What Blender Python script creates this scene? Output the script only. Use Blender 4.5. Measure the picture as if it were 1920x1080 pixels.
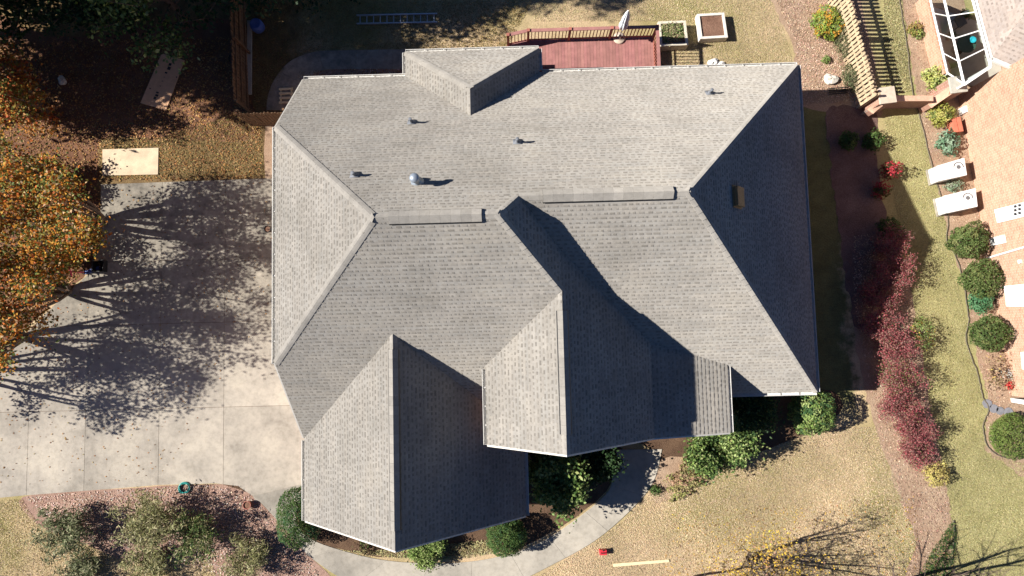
import bpy, math, random
import numpy as np
from mathutils import Vector, Matrix

# ------------------------------------------------------------------ clear
for o in list(bpy.data.objects):
    bpy.data.objects.remove(o, do_unlink=True)
SC = bpy.context.scene
COL = SC.collection

# ------------------------------------------------------------------ camera (drone, 30 m up, almost straight down)
CAMH = 30.3
FPX = 1280.0
def _cam_basis(nadir=(975.0, 640.0), roll=-0.025):
    d = np.array([(nadir[0]-960)/FPX, -(nadir[1]-540)/FPX, -1.0]); d /= np.linalg.norm(d)
    Z = -d
    X = np.array([1.0, -roll, 0.0]); X -= X.dot(Z)*Z; X /= np.linalg.norm(X)
    return np.array([X, np.cross(Z, X), Z])
CR = _cam_basis()
cd = bpy.data.cameras.new('Camera'); cam = bpy.data.objects.new('Camera', cd); COL.objects.link(cam)
M4 = Matrix([list(map(float, CR[i])) + [0] for i in range(3)] + [[0, 0, 0, 1]])
cam.matrix_world = Matrix.Translation((0, 0, CAMH)) @ M4
cd.sensor_width = 36; cd.lens = 36*FPX/1920; cd.clip_end = 600; cd.clip_start = 0.1
SC.camera = cam

# ------------------------------------------------------------------ sky and sun
LD = Vector((1.32, -0.04, -1.0)).normalized()          # direction the sunlight travels
w = bpy.data.worlds.new('World'); SC.world = w; w.use_nodes = True
nt = w.node_tree; nt.nodes.clear()
sky = nt.nodes.new('ShaderNodeTexSky'); sky.sky_type = 'NISHITA'; sky.sun_disc = False
sky.sun_elevation = math.asin(-LD.z); sky.sun_rotation = math.atan2(-LD.x, -LD.y)
sky.altitude = 2500; sky.air_density = 0.8; sky.dust_density = 0.0; sky.ozone_density = 9.0
bg = nt.nodes.new('ShaderNodeBackground'); bg.inputs[1].default_value = 0.05
wo = nt.nodes.new('ShaderNodeOutputWorld')
nt.links.new(sky.outputs[0], bg.inputs[0]); nt.links.new(bg.outputs[0], wo.inputs[0])
sl = bpy.data.lights.new('Sun', 'SUN'); sl.energy = 5.0; sl.angle = math.radians(0.53); sl.color = (1.0, 0.955, 0.89)
so = bpy.data.objects.new('Sun', sl); COL.objects.link(so)
so.rotation_euler = LD.to_track_quat('-Z', 'Y').to_euler(); so.location = (-20, 0, 40)
SC.view_settings.view_transform = 'Standard'; SC.view_settings.look = 'None'
SC.view_settings.exposure = 1.0; SC.view_settings.gamma = 1.0

# ------------------------------------------------------------------ helpers
RNG = np.random.default_rng(11)
random.seed(5)
def ray(x, y):
    return CR @ np.array([(x-960)/FPX, -(y-540)/FPX, -1.0])
def P(x, y, z=0.0):                      # a point of the photograph at height z above the ground
    r = ray(x, y); t = (z-CAMH)/r[2]
    return Vector((r[0]*t, r[1]*t, z))
def on_plane(x, y, p0, n):
    r = Vector(ray(x, y)); o = Vector((0, 0, CAMH))
    t = (p0-o).dot(n)/r.dot(n)
    return o + r*t
def V(*a): return Vector(a)

def tag(o, label=None, cat=None, group=None, kind=None):
    if label: o['label'] = label
    if cat: o['category'] = cat
    if group: o['group'] = group
    if kind: o['kind'] = kind
    return o
def empty(name, loc, label=None, cat=None, group=None):
    o = bpy.data.objects.new(name, None); COL.objects.link(o); o.location = loc; o.empty_display_size = 0.2
    return tag(o, label, cat, group)
def link(name, me, parent=None):
    o = bpy.data.objects.new(name, me); COL.objects.link(o)
    if parent is not None:
        o.parent = parent
        o.matrix_parent_inverse = Matrix.Translation(-Vector(parent.location))   # parts keep world coordinates in their meshes
    return o
class MB:
    def __init__(s): s.v = []; s.f = []; s.c = []
    def quad(s, *pts, col=None):
        n = len(s.v); s.v += [tuple(p) for p in pts]; s.f.append(tuple(range(n, n+len(pts))))
        if col is not None: s.c += [col]*len(pts)
    def prism(s, top, down, col=None, bottom=True):
        n = len(s.v); k = len(top)
        s.v += [tuple(p) for p in top] + [tuple(Vector(p)+Vector(down)) for p in top]
        s.f.append(tuple(range(n, n+k)))
        if bottom: s.f.append(tuple(range(n+2*k-1, n+k-1, -1)))
        for i in range(k):
            j = (i+1) % k
            s.f.append((n+i, n+k+i, n+k+j, n+j))
        if col is not None: s.c += [col]*(2*k)
    def obox(s, o, a, b, c, col=None):    # corner o and three edge vectors
        o, a, b, c = map(Vector, (o, a, b, c))
        if a.cross(b).dot(c) < 0: a, b = b, a
        s.prism([o+c, o+a+c, o+a+b+c, o+b+c], -c, col)
    def box(s, c, d, rz=0.0, col=None):   # centre of the base, size, turn
        ca, sa = math.cos(rz), math.sin(rz)
        ax = V(ca, sa, 0)*d[0]; ay = V(-sa, ca, 0)*d[1]
        s.obox(Vector(c)-ax/2-ay/2, ax, ay, V(0, 0, d[2]), col)
    def tube(s, pts, radii, n=6, cap=True):
        pts = [Vector(p) for p in pts]; base = len(s.v)
        for i, p in enumerate(pts):
            t = (pts[min(i+1, len(pts)-1)]-pts[max(i-1, 0)]).normalized()
            a = t.cross(V(0, 0, 1) if abs(t.z) < .9 else V(1, 0, 0)).normalized(); b = t.cross(a)
            r = radii[i] if hasattr(radii, '__len__') else radii
            for k in range(n):
                an = 2*math.pi*k/n
                s.v.append(tuple(p + (a*math.cos(an)+b*math.sin(an))*r))
        for i in range(len(pts)-1):
            for k in range(n):
                k2 = (k+1) % n; A = base+i*n
                s.f.append((A+k, A+k2, A+n+k2, A+n+k))
        if cap:
            s.f.append(tuple(base+k for k in range(n-1, -1, -1)))
            e = base+(len(pts)-1)*n; s.f.append(tuple(e+k for k in range(n)))
    def lathe(s, c, prof, n=20):
        base = len(s.v); c = Vector(c)
        for r, z in prof:
            for k in range(n):
                an = 2*math.pi*k/n; s.v.append((c.x+r*math.cos(an), c.y+r*math.sin(an), c.z+z))
        for i in range(len(prof)-1):
            for k in range(n):
                k2 = (k+1) % n; A = base+i*n
                s.f.append((A+k, A+k2, A+n+k2, A+n+k))
        s.f.append(tuple(base+k for k in range(n-1, -1, -1)))
        e = base+(len(prof)-1)*n; s.f.append(tuple(e+k for k in range(n)))
    def mesh(s, name, mat, smooth=False):
        me = bpy.data.meshes.new(name); me.from_pydata(s.v, [], s.f)
        if s.c:
            a = me.color_attributes.new('Col', 'FLOAT_COLOR', 'POINT')
            arr = np.ones((len(s.v), 4), np.float32); arr[:, :3] = np.array(s.c, np.float32); a.data.foreach_set('color', arr.ravel())
        if mat: me.materials.append(mat)
        if smooth: me.polygons.foreach_set('use_smooth', [True]*len(me.polygons))
        me.update(); return me
    def build(s, name, mat, parent=None, smooth=False):
        return link(name, s.mesh(name, mat, smooth), parent)
def bevel(o, wd=0.01, seg=2):
    m = o.modifiers.new('Bevel', 'BEVEL'); m.width = wd; m.segments = seg; m.limit_method = 'ANGLE'
    return o
def clip_half(poly, a, b, c):             # keep a*u+b*v <= c
    out = []; n = len(poly)
    for i in range(n):
        p, q = poly[i], poly[(i+1) % n]
        dp = a*p[0]+b*p[1]-c; dq = a*q[0]+b*q[1]-c
        if dp <= 0: out.append(p)
        if (dp < 0 < dq) or (dq < 0 < dp):
            t = dp/(dp-dq); out.append((p[0]+t*(q[0]-p[0]), p[1]+t*(q[1]-p[1])))
    return out
def area2(poly):
    return sum(poly[i][0]*poly[(i+1) % len(poly)][1]-poly[(i+1) % len(poly)][0]*poly[i][1] for i in range(len(poly)))/2
def clip_convex(subj, clip):
    if area2(clip) < 0: clip = clip[::-1]
    for i in range(len(clip)):
        p, q = clip[i], clip[(i+1) % len(clip)]
        a, b = (q[1]-p[1]), -(q[0]-p[0])
        subj = clip_half(subj, a, b, a*p[0]+b*p[1])
        if len(subj) < 3: return []
    return subj
def clip_rect(poly, u0, u1, v0, v1):
    for h in ((-1, 0, -u0), (1, 0, u1), (0, -1, -v0), (0, 1, v1)):
        poly = clip_half(poly, *h)
        if len(poly) < 3: return []
    return poly
def smooth_poly(pts, k=6, jitter=0.0, closed=True):   # Catmull-Rom through 2D points
    n = len(pts); out = []
    for i in range(n if closed else n-1):
        p = [Vector(pts[(i+j-1) % n] if closed else pts[max(0, min(n-1, i+j-1))]) for j in range(4)]
        for s in range(k):
            t = s/k
            q = 0.5*((2*p[1])+(-p[0]+p[2])*t+(2*p[0]-5*p[1]+4*p[2]-p[3])*t*t+(-p[0]+3*p[1]-3*p[2]+p[3])*t**3)
            if jitter: q = q + Vector([random.uniform(-jitter, jitter) for _ in q])
            out.append(q)
    if not closed: out.append(Vector(pts[-1]))
    return out

# ------------------------------------------------------------------ materials
def new_mat(name):
    m = bpy.data.materials.new(name); m.use_nodes = True
    b = m.node_tree.nodes['Principled BSDF']; return m, m.node_tree, b
def nnode(nt, t, **kw):
    n = nt.nodes.new(t)
    for k, v in kw.items(): setattr(n, k, v)
    return n
def noise(nt, scale, detail=4, rough=0.6, vec=None):
    n = nnode(nt, 'ShaderNodeTexNoise'); n.inputs['Scale'].default_value = scale
    n.inputs['Detail'].default_value = detail; n.inputs['Roughness'].default_value = rough
    if vec: nt.links.new(vec, n.inputs['Vector'])
    return n
def ramp(nt, fac, stops):
    r = nnode(nt, 'ShaderNodeValToRGB')
    e = r.color_ramp.elements
    while len(e) < len(stops): e.new(0.5)
    for i, (p, c) in enumerate(stops): e[i].position = p; e[i].color = (*c, 1)
    nt.links.new(fac, r.inputs[0]); return r
def mixc(nt, a, b, fac, mode='MIX'):
    m = nnode(nt, 'ShaderNodeMix', data_type='RGBA', blend_type=mode)
    for s, v in ((0, fac), (6, a), (7, b)):
        if isinstance(v, (int, float)): m.inputs[s].default_value = v
        elif isinstance(v, tuple): m.inputs[s].default_value = (*v, 1)
        else: nt.links.new(v, m.inputs[s])
    return m.outputs[2]
def gcoord(nt):
    return nnode(nt, 'ShaderNodeNewGeometry').outputs['Position']
def bump(nt, b, h, strength=0.4, dist=0.02):
    n = nnode(nt, 'ShaderNodeBump'); n.inputs['Strength'].default_value = strength; n.inputs['Distance'].default_value = dist
    nt.links.new(h, n.inputs['Height']); nt.links.new(n.outputs[0], b.inputs['Normal'])
def mat(name, col, rough=0.75, var=0.25, scale=6.0, fine=60.0, metal=0.0, attr=False, bmp=0.25, dr=0.0, spec=0.35):
    m, nt, b = new_mat(name)
    g = gcoord(nt)
    n1 = noise(nt, scale, 5, 0.65, g); n2 = noise(nt, fine, 3, 0.6, g)
    lo = tuple(c*(1-var) for c in col); hi = tuple(min(1, c*(1+var)) for c in col)
    r1 = ramp(nt, n1.outputs['Fac'], [(0.3, lo), (0.7, hi)])
    r2 = ramp(nt, n2.outputs['Fac'], [(0.3, (1-var*0.6,)*3), (0.7, (1.0,)*3)])
    c = mixc(nt, r1.outputs[0], r2.outputs[0], 1.0, 'MULTIPLY')
    if attr:
        a = nnode(nt, 'ShaderNodeAttribute', attribute_name='Col')
        c = mixc(nt, c, a.outputs['Color'], 1.0, 'MULTIPLY')
    nt.links.new(c, b.inputs['Base Color'])
    b.inputs['Roughness'].default_value = rough; b.inputs['Metallic'].default_value = metal
    b.inputs['Specular IOR Level'].default_value = spec
    b.inputs['Diffuse Roughness'].default_value = dr
    if bmp: bump(nt, b, n2.outputs['Fac'], bmp, 0.01)
    return m
def leaf_mat(name, trans=0.3, gloss=0.25, rough=0.5):
    m, nt, b = new_mat(name)
    a = nnode(nt, 'ShaderNodeAttribute', attribute_name='Col')
    nt.links.new(a.outputs['Color'], b.inputs['Base Color'])
    b.inputs['Roughness'].default_value = rough; b.inputs['Specular IOR Level'].default_value = gloss
    t = nnode(nt, 'ShaderNodeBsdfTranslucent'); nt.links.new(a.outputs['Color'], t.inputs['Color'])
    mx = nnode(nt, 'ShaderNodeMixShader'); mx.inputs[0].default_value = trans
    nt.links.new(b.outputs[0], mx.inputs[1]); nt.links.new(t.outputs[0], mx.inputs[2])
    out = [n for n in nt.nodes if n.type == 'OUTPUT_MATERIAL'][0]
    nt.links.new(mx.outputs[0], out.inputs[0])
    return m

def ground_mat():
    m, nt, b = new_mat('lawn_grass')
    g = gcoord(nt)
    big = noise(nt, 0.16, 4, 0.6, g); mid = noise(nt, 1.3, 5, 0.7, g); fine = noise(nt, 16, 4, 0.7, g); vf = noise(nt, 55, 2, 0.5, g)
    tan = ramp(nt, mid.outputs['Fac'], [(0.25, (0.39, 0.285, 0.165)), (0.5, (0.51, 0.38, 0.235)), (0.75, (0.58, 0.435, 0.28))])
    grn = ramp(nt, mid.outputs['Fac'], [(0.25, (0.17, 0.15, 0.055)), (0.5, (0.27, 0.235, 0.095)), (0.75, (0.37, 0.31, 0.135))])
    fac = ramp(nt, big.outputs['Fac'], [(0.42, (0, 0, 0)), (0.62, (1, 1, 1))])
    c = mixc(nt, tan.outputs[0], grn.outputs[0], fac.outputs[0])
    # the strip of lawn next door is another, greener sowing; the side yard on the left is thin grass over soil
    sx = nnode(nt, 'ShaderNodeSeparateXYZ'); nt.links.new(g, sx.inputs[0])
    def step(sock, lo, hi):
        mr = nnode(nt, 'ShaderNodeMapRange'); mr.interpolation_type = 'SMOOTHSTEP'; nt.links.new(sock, mr.inputs[0])
        mr.inputs[1].default_value = lo; mr.inputs[2].default_value = hi; return mr.outputs[0]
    wob = nnode(nt, 'ShaderNodeMath', operation='MULTIPLY_ADD'); nt.links.new(mid.outputs['Fac'], wob.inputs[0]); wob.inputs[1].default_value = 2.5
    nt.links.new(sx.outputs[0], wob.inputs[2])
    right = step(wob.outputs[0], 16.5, 18.5)
    gr2 = ramp(nt, mid.outputs['Fac'], [(0.25, (0.23, 0.215, 0.085)), (0.5, (0.33, 0.30, 0.135)), (0.75, (0.41, 0.37, 0.18))])
    c = mixc(nt, c, gr2.outputs[0], right)
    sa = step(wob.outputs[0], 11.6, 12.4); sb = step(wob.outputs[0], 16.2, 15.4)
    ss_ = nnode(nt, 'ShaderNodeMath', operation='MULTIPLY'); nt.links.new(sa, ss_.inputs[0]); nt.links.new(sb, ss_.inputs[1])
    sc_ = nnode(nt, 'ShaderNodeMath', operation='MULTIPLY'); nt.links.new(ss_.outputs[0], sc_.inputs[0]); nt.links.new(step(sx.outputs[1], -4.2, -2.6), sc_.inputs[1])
    gs = ramp(nt, mid.outputs['Fac'], [(0.25, (0.10, 0.105, 0.045)), (0.5, (0.155, 0.155, 0.065)), (0.75, (0.21, 0.20, 0.085))])  # side-yard grass painted darker green to deepen the house shade
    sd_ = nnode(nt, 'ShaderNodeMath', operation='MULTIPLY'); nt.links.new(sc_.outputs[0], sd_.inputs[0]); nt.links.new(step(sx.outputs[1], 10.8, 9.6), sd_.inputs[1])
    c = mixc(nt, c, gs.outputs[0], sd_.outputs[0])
    left = step(wob.outputs[0], -7.6, -9.4)
    yb = step(sx.outputs[1], 3.5, 5.5)
    lm = nnode(nt, 'ShaderNodeMath', operation='MULTIPLY'); nt.links.new(left, lm.inputs[0]); nt.links.new(yb, lm.inputs[1])
    soil = ramp(nt, mid.outputs['Fac'], [(0.3, (0.115, 0.07, 0.035)), (0.55, (0.20, 0.135, 0.065)), (0.75, (0.26, 0.19, 0.08))])
    c = mixc(nt, c, soil.outputs[0], lm.outputs[0])
    sp = ramp(nt, fine.outputs['Fac'], [(0.25, (0.48, 0.47, 0.42)), (0.5, (0.98,)*3), (0.78, (1.35, 1.3, 1.2))])
    c = mixc(nt, c, sp.outputs[0], 0.85, 'MULTIPLY')
    sp2 = ramp(nt, vf.outputs['Fac'], [(0.3, (0.6,)*3), (0.65, (1.15,)*3)])
    c = mixc(nt, c, sp2.outputs[0], 0.6, 'MULTIPLY')
    nt.links.new(c, b.inputs['Base Color']); b.inputs['Roughness'].default_value = 0.95; b.inputs['Specular IOR Level'].default_value = 0.1
    bump(nt, b, fine.outputs['Fac'], 0.6, 0.04)
    return m
def mulch_mat(name, a, c2, d):
    m, nt, b = new_mat(name)
    g = gcoord(nt)
    n1 = noise(nt, 1.1, 4, 0.6, g); n2 = noise(nt, 22, 4, 0.75, g)
    r1 = ramp(nt, n1.outputs['Fac'], [(0.3, a), (0.7, c2)])
    r2 = ramp(nt, n2.outputs['Fac'], [(0.3, d), (0.6, (1, 1, 1))])
    c = mixc(nt, r1.outputs[0], r2.outputs[0], 0.9, 'MULTIPLY')
    nt.links.new(c, b.inputs['Base Color']); b.inputs['Roughness'].default_value = 0.95; b.inputs['Specular IOR Level'].default_value = 0.1
    bump(nt, b, n2.outputs['Fac'], 0.8, 0.05); return m
def concrete_mat(name, col, warm):
    m, nt, b = new_mat(name)
    g = gcoord(nt)
    n1 = noise(nt, 0.55, 6, 0.65, g); n2 = noise(nt, 5, 5, 0.7, g); n3 = noise(nt, 90, 2, 0.5, g)
    r1 = ramp(nt, n1.outputs['Fac'], [(0.32, tuple(x*0.72 for x in col)), (0.5, col), (0.68, warm)])
    r2 = ramp(nt, n2.outputs['Fac'], [(0.25, (0.72, 0.71, 0.69)), (0.55, (1, 1, 1))])
    c = mixc(nt, r1.outputs[0], r2.outputs[0], 0.8, 'MULTIPLY')
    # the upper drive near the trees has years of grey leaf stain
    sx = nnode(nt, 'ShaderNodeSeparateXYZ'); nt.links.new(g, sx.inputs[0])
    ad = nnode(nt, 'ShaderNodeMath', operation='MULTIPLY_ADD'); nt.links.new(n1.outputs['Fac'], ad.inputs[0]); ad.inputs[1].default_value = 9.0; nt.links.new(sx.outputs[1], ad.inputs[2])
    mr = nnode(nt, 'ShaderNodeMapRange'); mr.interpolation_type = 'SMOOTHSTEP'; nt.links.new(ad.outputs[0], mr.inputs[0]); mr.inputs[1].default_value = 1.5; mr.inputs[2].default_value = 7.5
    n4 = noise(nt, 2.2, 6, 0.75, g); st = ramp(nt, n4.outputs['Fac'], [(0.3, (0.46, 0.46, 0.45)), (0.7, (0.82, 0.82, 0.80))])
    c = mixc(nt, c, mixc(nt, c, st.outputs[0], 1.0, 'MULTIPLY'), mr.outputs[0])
    a = nnode(nt, 'ShaderNodeObjectInfo')
    r3 = ramp(nt, a.outputs['Random'], [(0.0, (0.9,)*3), (1.0, (1.04,)*3)])
    c = mixc(nt, c, r3.outputs[0], 1.0, 'MULTIPLY')
    nt.links.new(c, b.inputs['Base Color']); b.inputs['Roughness'].default_value = 0.9; b.inputs['Specular IOR Level'].default_value = 0.2
    b.inputs['Diffuse Roughness'].default_value = 0.6
    bump(nt, b, n3.outputs['Fac'], 0.3, 0.01); return m
def brick_mat(name, c1, c2, mortar, axis_u, scale=1.0):
    m, nt, b = new_mat(name)
    g = gcoord(nt); sx = nnode(nt, 'ShaderNodeSeparateXYZ'); nt.links.new(g, sx.inputs[0])
    cx = nnode(nt, 'ShaderNodeVectorMath', operation='DOT_PRODUCT'); nt.links.new(g, cx.inputs[0]); cx.inputs[1].default_value = axis_u
    cb = nnode(nt, 'ShaderNodeCombineXYZ'); nt.links.new(cx.outputs['Value'], cb.inputs[0]); nt.links.new(sx.outputs[2], cb.inputs[1])
    t = nnode(nt, 'ShaderNodeTexBrick'); nt.links.new(cb.outputs[0], t.inputs['Vector'])
    t.inputs['Scale'].default_value = scale; t.inputs['Color1'].default_value = (*c1, 1); t.inputs['Color2'].default_value = (*c2, 1); t.inputs['Mortar'].default_value = (*mortar, 1)
    t.inputs['Brick Width'].default_value = 0.215; t.inputs['Row Height'].default_value = 0.075; t.inputs['Mortar Size'].default_value = 0.010; t.inputs['Bias'].default_value = -0.1
    n1 = noise(nt, 3, 4, 0.7, g); r = ramp(nt, n1.outputs['Fac'], [(0.3, (0.82,)*3), (0.7, (1.05,)*3)])
    c = mixc(nt, t.outputs['Color'], r.outputs[0], 1.0, 'MULTIPLY')
    nt.links.new(c, b.inputs['Base Color']); b.inputs['Roughness'].default_value = 0.9; b.inputs['Specular IOR Level'].default_value = 0.2
    inv = nnode(nt, 'ShaderNodeMath', operation='SUBTRACT'); inv.inputs[0].default_value = 1; nt.links.new(t.outputs['Fac'], inv.inputs[1])
    bump(nt, b, inv.outputs[0], 0.5, 0.01); return m
def glass_mat():
    m, nt, b = new_mat('window_glass')
    out = [n for n in nt.nodes if n.type == 'OUTPUT_MATERIAL'][0]
    tr = nnode(nt, 'ShaderNodeBsdfTransparent'); tr.inputs[0].default_value = (0.80, 0.86, 0.85, 1)
    gl = nnode(nt, 'ShaderNodeBsdfGlossy'); gl.inputs['Roughness'].default_value = 0.05
    fr = nnode(nt, 'ShaderNodeFresnel'); fr.inputs[0].default_value = 1.5
    mx = nnode(nt, 'ShaderNodeMixShader'); nt.links.new(fr.outputs[0], mx.inputs[0])
    nt.links.new(tr.outputs[0], mx.inputs[1]); nt.links.new(gl.outputs[0], mx.inputs[2]); nt.links.new(mx.outputs[0], out.inputs[0])
    return m

def shingle_mat(name, col):
    m, nt, b = new_mat(name)
    g = gcoord(nt)
    n1 = noise(nt, 0.5, 5, 0.65, g); n2 = noise(nt, 7, 4, 0.7, g); n3 = noise(nt, 120, 2, 0.6, g)
    r1 = ramp(nt, n1.outputs['Fac'], [(0.28, tuple(c*k_ for c, k_ in zip(col, (.84, .84, .83)))), (0.5, col), (0.72, tuple(c*k_ for c, k_ in zip(col, (1.10, 1.09, 1.06))))])
    r2 = ramp(nt, n2.outputs['Fac'], [(0.3, (0.84, 0.83, 0.82)), (0.65, (1.03, 1.02, 1.0))])
    r3 = ramp(nt, n3.outputs['Fac'], [(0.3, (0.85,)*3), (0.7, (1.06,)*3)])
    c = mixc(nt, r1.outputs[0], r2.outputs[0], 1.0, 'MULTIPLY'); c = mixc(nt, c, r3.outputs[0], 1.0, 'MULTIPLY')
    a = nnode(nt, 'ShaderNodeAttribute', attribute_name='Col')
    c = mixc(nt, c, a.outputs['Color'], 1.0, 'MULTIPLY')
    nt.links.new(c, b.inputs['Base Color']); b.inputs['Roughness'].default_value = 0.95; b.inputs['Specular IOR Level'].default_value = 0.15
    b.inputs['Diffuse Roughness'].default_value = 1.0
    bump(nt, b, n3.outputs['Fac'], 0.35, 0.006); return m

MT = dict(
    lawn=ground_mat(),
    leaf_mulch=mulch_mat('leaf_strewn_mulch', (0.17, 0.085, 0.05), (0.26, 0.14, 0.085), (0.45, 0.42, 0.4)),
    pink_mulch=mulch_mat('pine_straw_mulch', (0.35, 0.235, 0.16), (0.48, 0.355, 0.25), (0.55, 0.5, 0.46)),
    red_mulch=mulch_mat('red_wood_chip', (0.33, 0.20, 0.15), (0.46, 0.31, 0.245), (0.45, 0.42, 0.40)),
    shaded_mulch=mulch_mat('shaded_mulch', (0.15, 0.095, 0.082), (0.25, 0.165, 0.14), (0.45, 0.42, 0.42)),  # pinkish mulch with the house shade put into its colour
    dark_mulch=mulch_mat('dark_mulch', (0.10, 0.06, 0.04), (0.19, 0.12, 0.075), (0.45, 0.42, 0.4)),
    concrete=concrete_mat('weathered_concrete', (0.55, 0.495, 0.415), (0.66, 0.595, 0.49)),
    walk=concrete_mat('walk_concrete', (0.45, 0.41, 0.345), (0.52, 0.47, 0.39)),
    shingle=shingle_mat('asphalt_shingle', (0.365, 0.343, 0.311)),
    nshingle=shingle_mat('neighbour_shingle', (0.43, 0.37, 0.335)),
    deckboard=mat('red_deck_stain', (0.34, 0.155, 0.135), 0.75, 0.2, 3, 40),
    deckdark=mat('red_stained_post', (0.36, 0.13, 0.095), 0.75, 0.2, 4, 40),
    white=mat('white_paint', (0.78, 0.77, 0.74), 0.5, 0.05, 3, 40, bmp=0.05),
    gutter=mat('gutter_paint', (0.66, 0.64, 0.60), 0.45, 0.10, 4, 40, bmp=0.05),
    trim=mat('fascia_paint', (0.55, 0.52, 0.47), 0.6, 0.08, 4, 40),
    brick=brick_mat('red_brick', (0.32, 0.13, 0.085), (0.40, 0.19, 0.12), (0.45, 0.40, 0.34), (1, 1, 0)),
    nbrick=brick_mat('peach_brick', (0.42, 0.215, 0.135), (0.53, 0.32, 0.21), (0.56, 0.44, 0.34), (0.2, 1, 0)),
    stone=mat('cap_stone', (0.55, 0.45, 0.35), 0.85, 0.15, 6, 50),
    graystone=mat('grey_cap_stone', (0.42, 0.40, 0.34), 0.85, 0.15, 6, 50),
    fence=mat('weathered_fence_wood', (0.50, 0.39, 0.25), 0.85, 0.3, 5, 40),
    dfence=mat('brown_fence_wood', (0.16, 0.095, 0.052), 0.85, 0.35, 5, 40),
    bed_wood=mat('pale_bed_timber', (0.62, 0.56, 0.44), 0.8, 0.15, 5, 40),
    plywood=mat('pale_plywood', (0.58, 0.45, 0.30), 0.7, 0.2, 2.2, 30),
    osb=mat('brown_board', (0.68, 0.40, 0.23), 0.8, 0.12, 4, 40),
    plank=mat('pine_plank', (0.74, 0.60, 0.36), 0.7, 0.1, 4, 40),
    metal=mat('aluminium', (0.55, 0.57, 0.60), 0.4, 0.1, 5, 40, metal=0.6, bmp=0.05),
    lead=mat('lead_boot', (0.17, 0.18, 0.20), 0.6, 0.2, 8, 50),
    galv=mat('galvanised_flue', (0.30, 0.34, 0.39), 0.4, 0.1, 8, 50, metal=0.35, bmp=0.05),
    black=mat('black_plastic', (0.022, 0.022, 0.024), 0.5, 0.2, 8, 40),
    bluep=mat('blue_plastic', (0.06, 0.11, 0.33), 0.5, 0.1, 5, 30, bmp=0.05),
    redp=mat('red_plastic', (0.62, 0.035, 0.05), 0.45, 0.1, 8, 30, bmp=0.05),
    pinkp=mat('pink_plastic', (0.75, 0.05, 0.16), 0.45, 0.1, 8, 30, bmp=0.05),
    teal=mat('teal_hose', (0.03, 0.33, 0.30), 0.4, 0.2, 10, 30, bmp=0.05),
    cyan=mat('cyan_cloth', (0.03, 0.50, 0.62), 0.8, 0.1, 8, 30),
    canvas=mat('pale_canvas', (0.66, 0.70, 0.74), 0.85, 0.08, 5, 60),
    soil=mulch_mat('bed_soil', (0.20, 0.11, 0.075), (0.30, 0.18, 0.125), (0.5, 0.47, 0.45)),
    rust=mat('rusty_brown_vent', (0.30, 0.19, 0.085), 0.7, 0.25, 10, 60),
    bark=mat('bark', (0.15, 0.11, 0.085), 0.9, 0.35, 8, 30, bmp=0.6),
    rock=mat('boulder', (0.55, 0.51, 0.44), 0.9, 0.25, 5, 30, bmp=0.5),
    edging=mat('dark_edging', (0.13, 0.11, 0.075), 0.8, 0.3, 6, 30),
    bluestone=mat('grey_stepping_stone', (0.20, 0.20, 0.22), 0.85, 0.2, 6, 30),
    dark=mat('dark_room', (0.03, 0.03, 0.035), 0.6, 0.1, 6, 30),
    tile=mat('sunroom_floor', (0.50, 0.46, 0.40), 0.6, 0.12, 3, 30),
    terracotta=mat('terracotta', (0.50, 0.15, 0.09), 0.8, 0.12, 6, 30),
    garage=mat('garage_door_paint', (0.70, 0.66, 0.58), 0.5, 0.04, 3, 30, bmp=0.05),
    glass=glass_mat(),
    leaf=leaf_mat('leaf', 0.22, 0.12, 0.6), gloss_leaf=leaf_mat('glossy_leaf', 0.15, 0.18, 0.55),
    deckboard_attr=mat('red_deck_board', (0.33, 0.150, 0.132), 0.75, 0.2, 3, 40, attr=True),
    bed_wood2=mat('whitish_timber', (0.66, 0.61, 0.53), 0.8, 0.12, 5, 40),
    white_rock=mat('white_rock', (0.70, 0.68, 0.64), 0.9, 0.15, 5, 30, bmp=0.5),
    coping=mat('brick_coping', (0.58, 0.36, 0.25), 0.85, 0.2, 6, 40),
    dkgreen=mat('dark_green_paint', (0.06, 0.12, 0.09), 0.5, 0.1, 6, 30),
    dkgray=mat('dark_grey_metal', (0.13, 0.13, 0.135), 0.5, 0.15, 6, 30),
    litter=leaf_mat('dead_leaf', 0.05, 0.1, 0.8),
)

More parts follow.
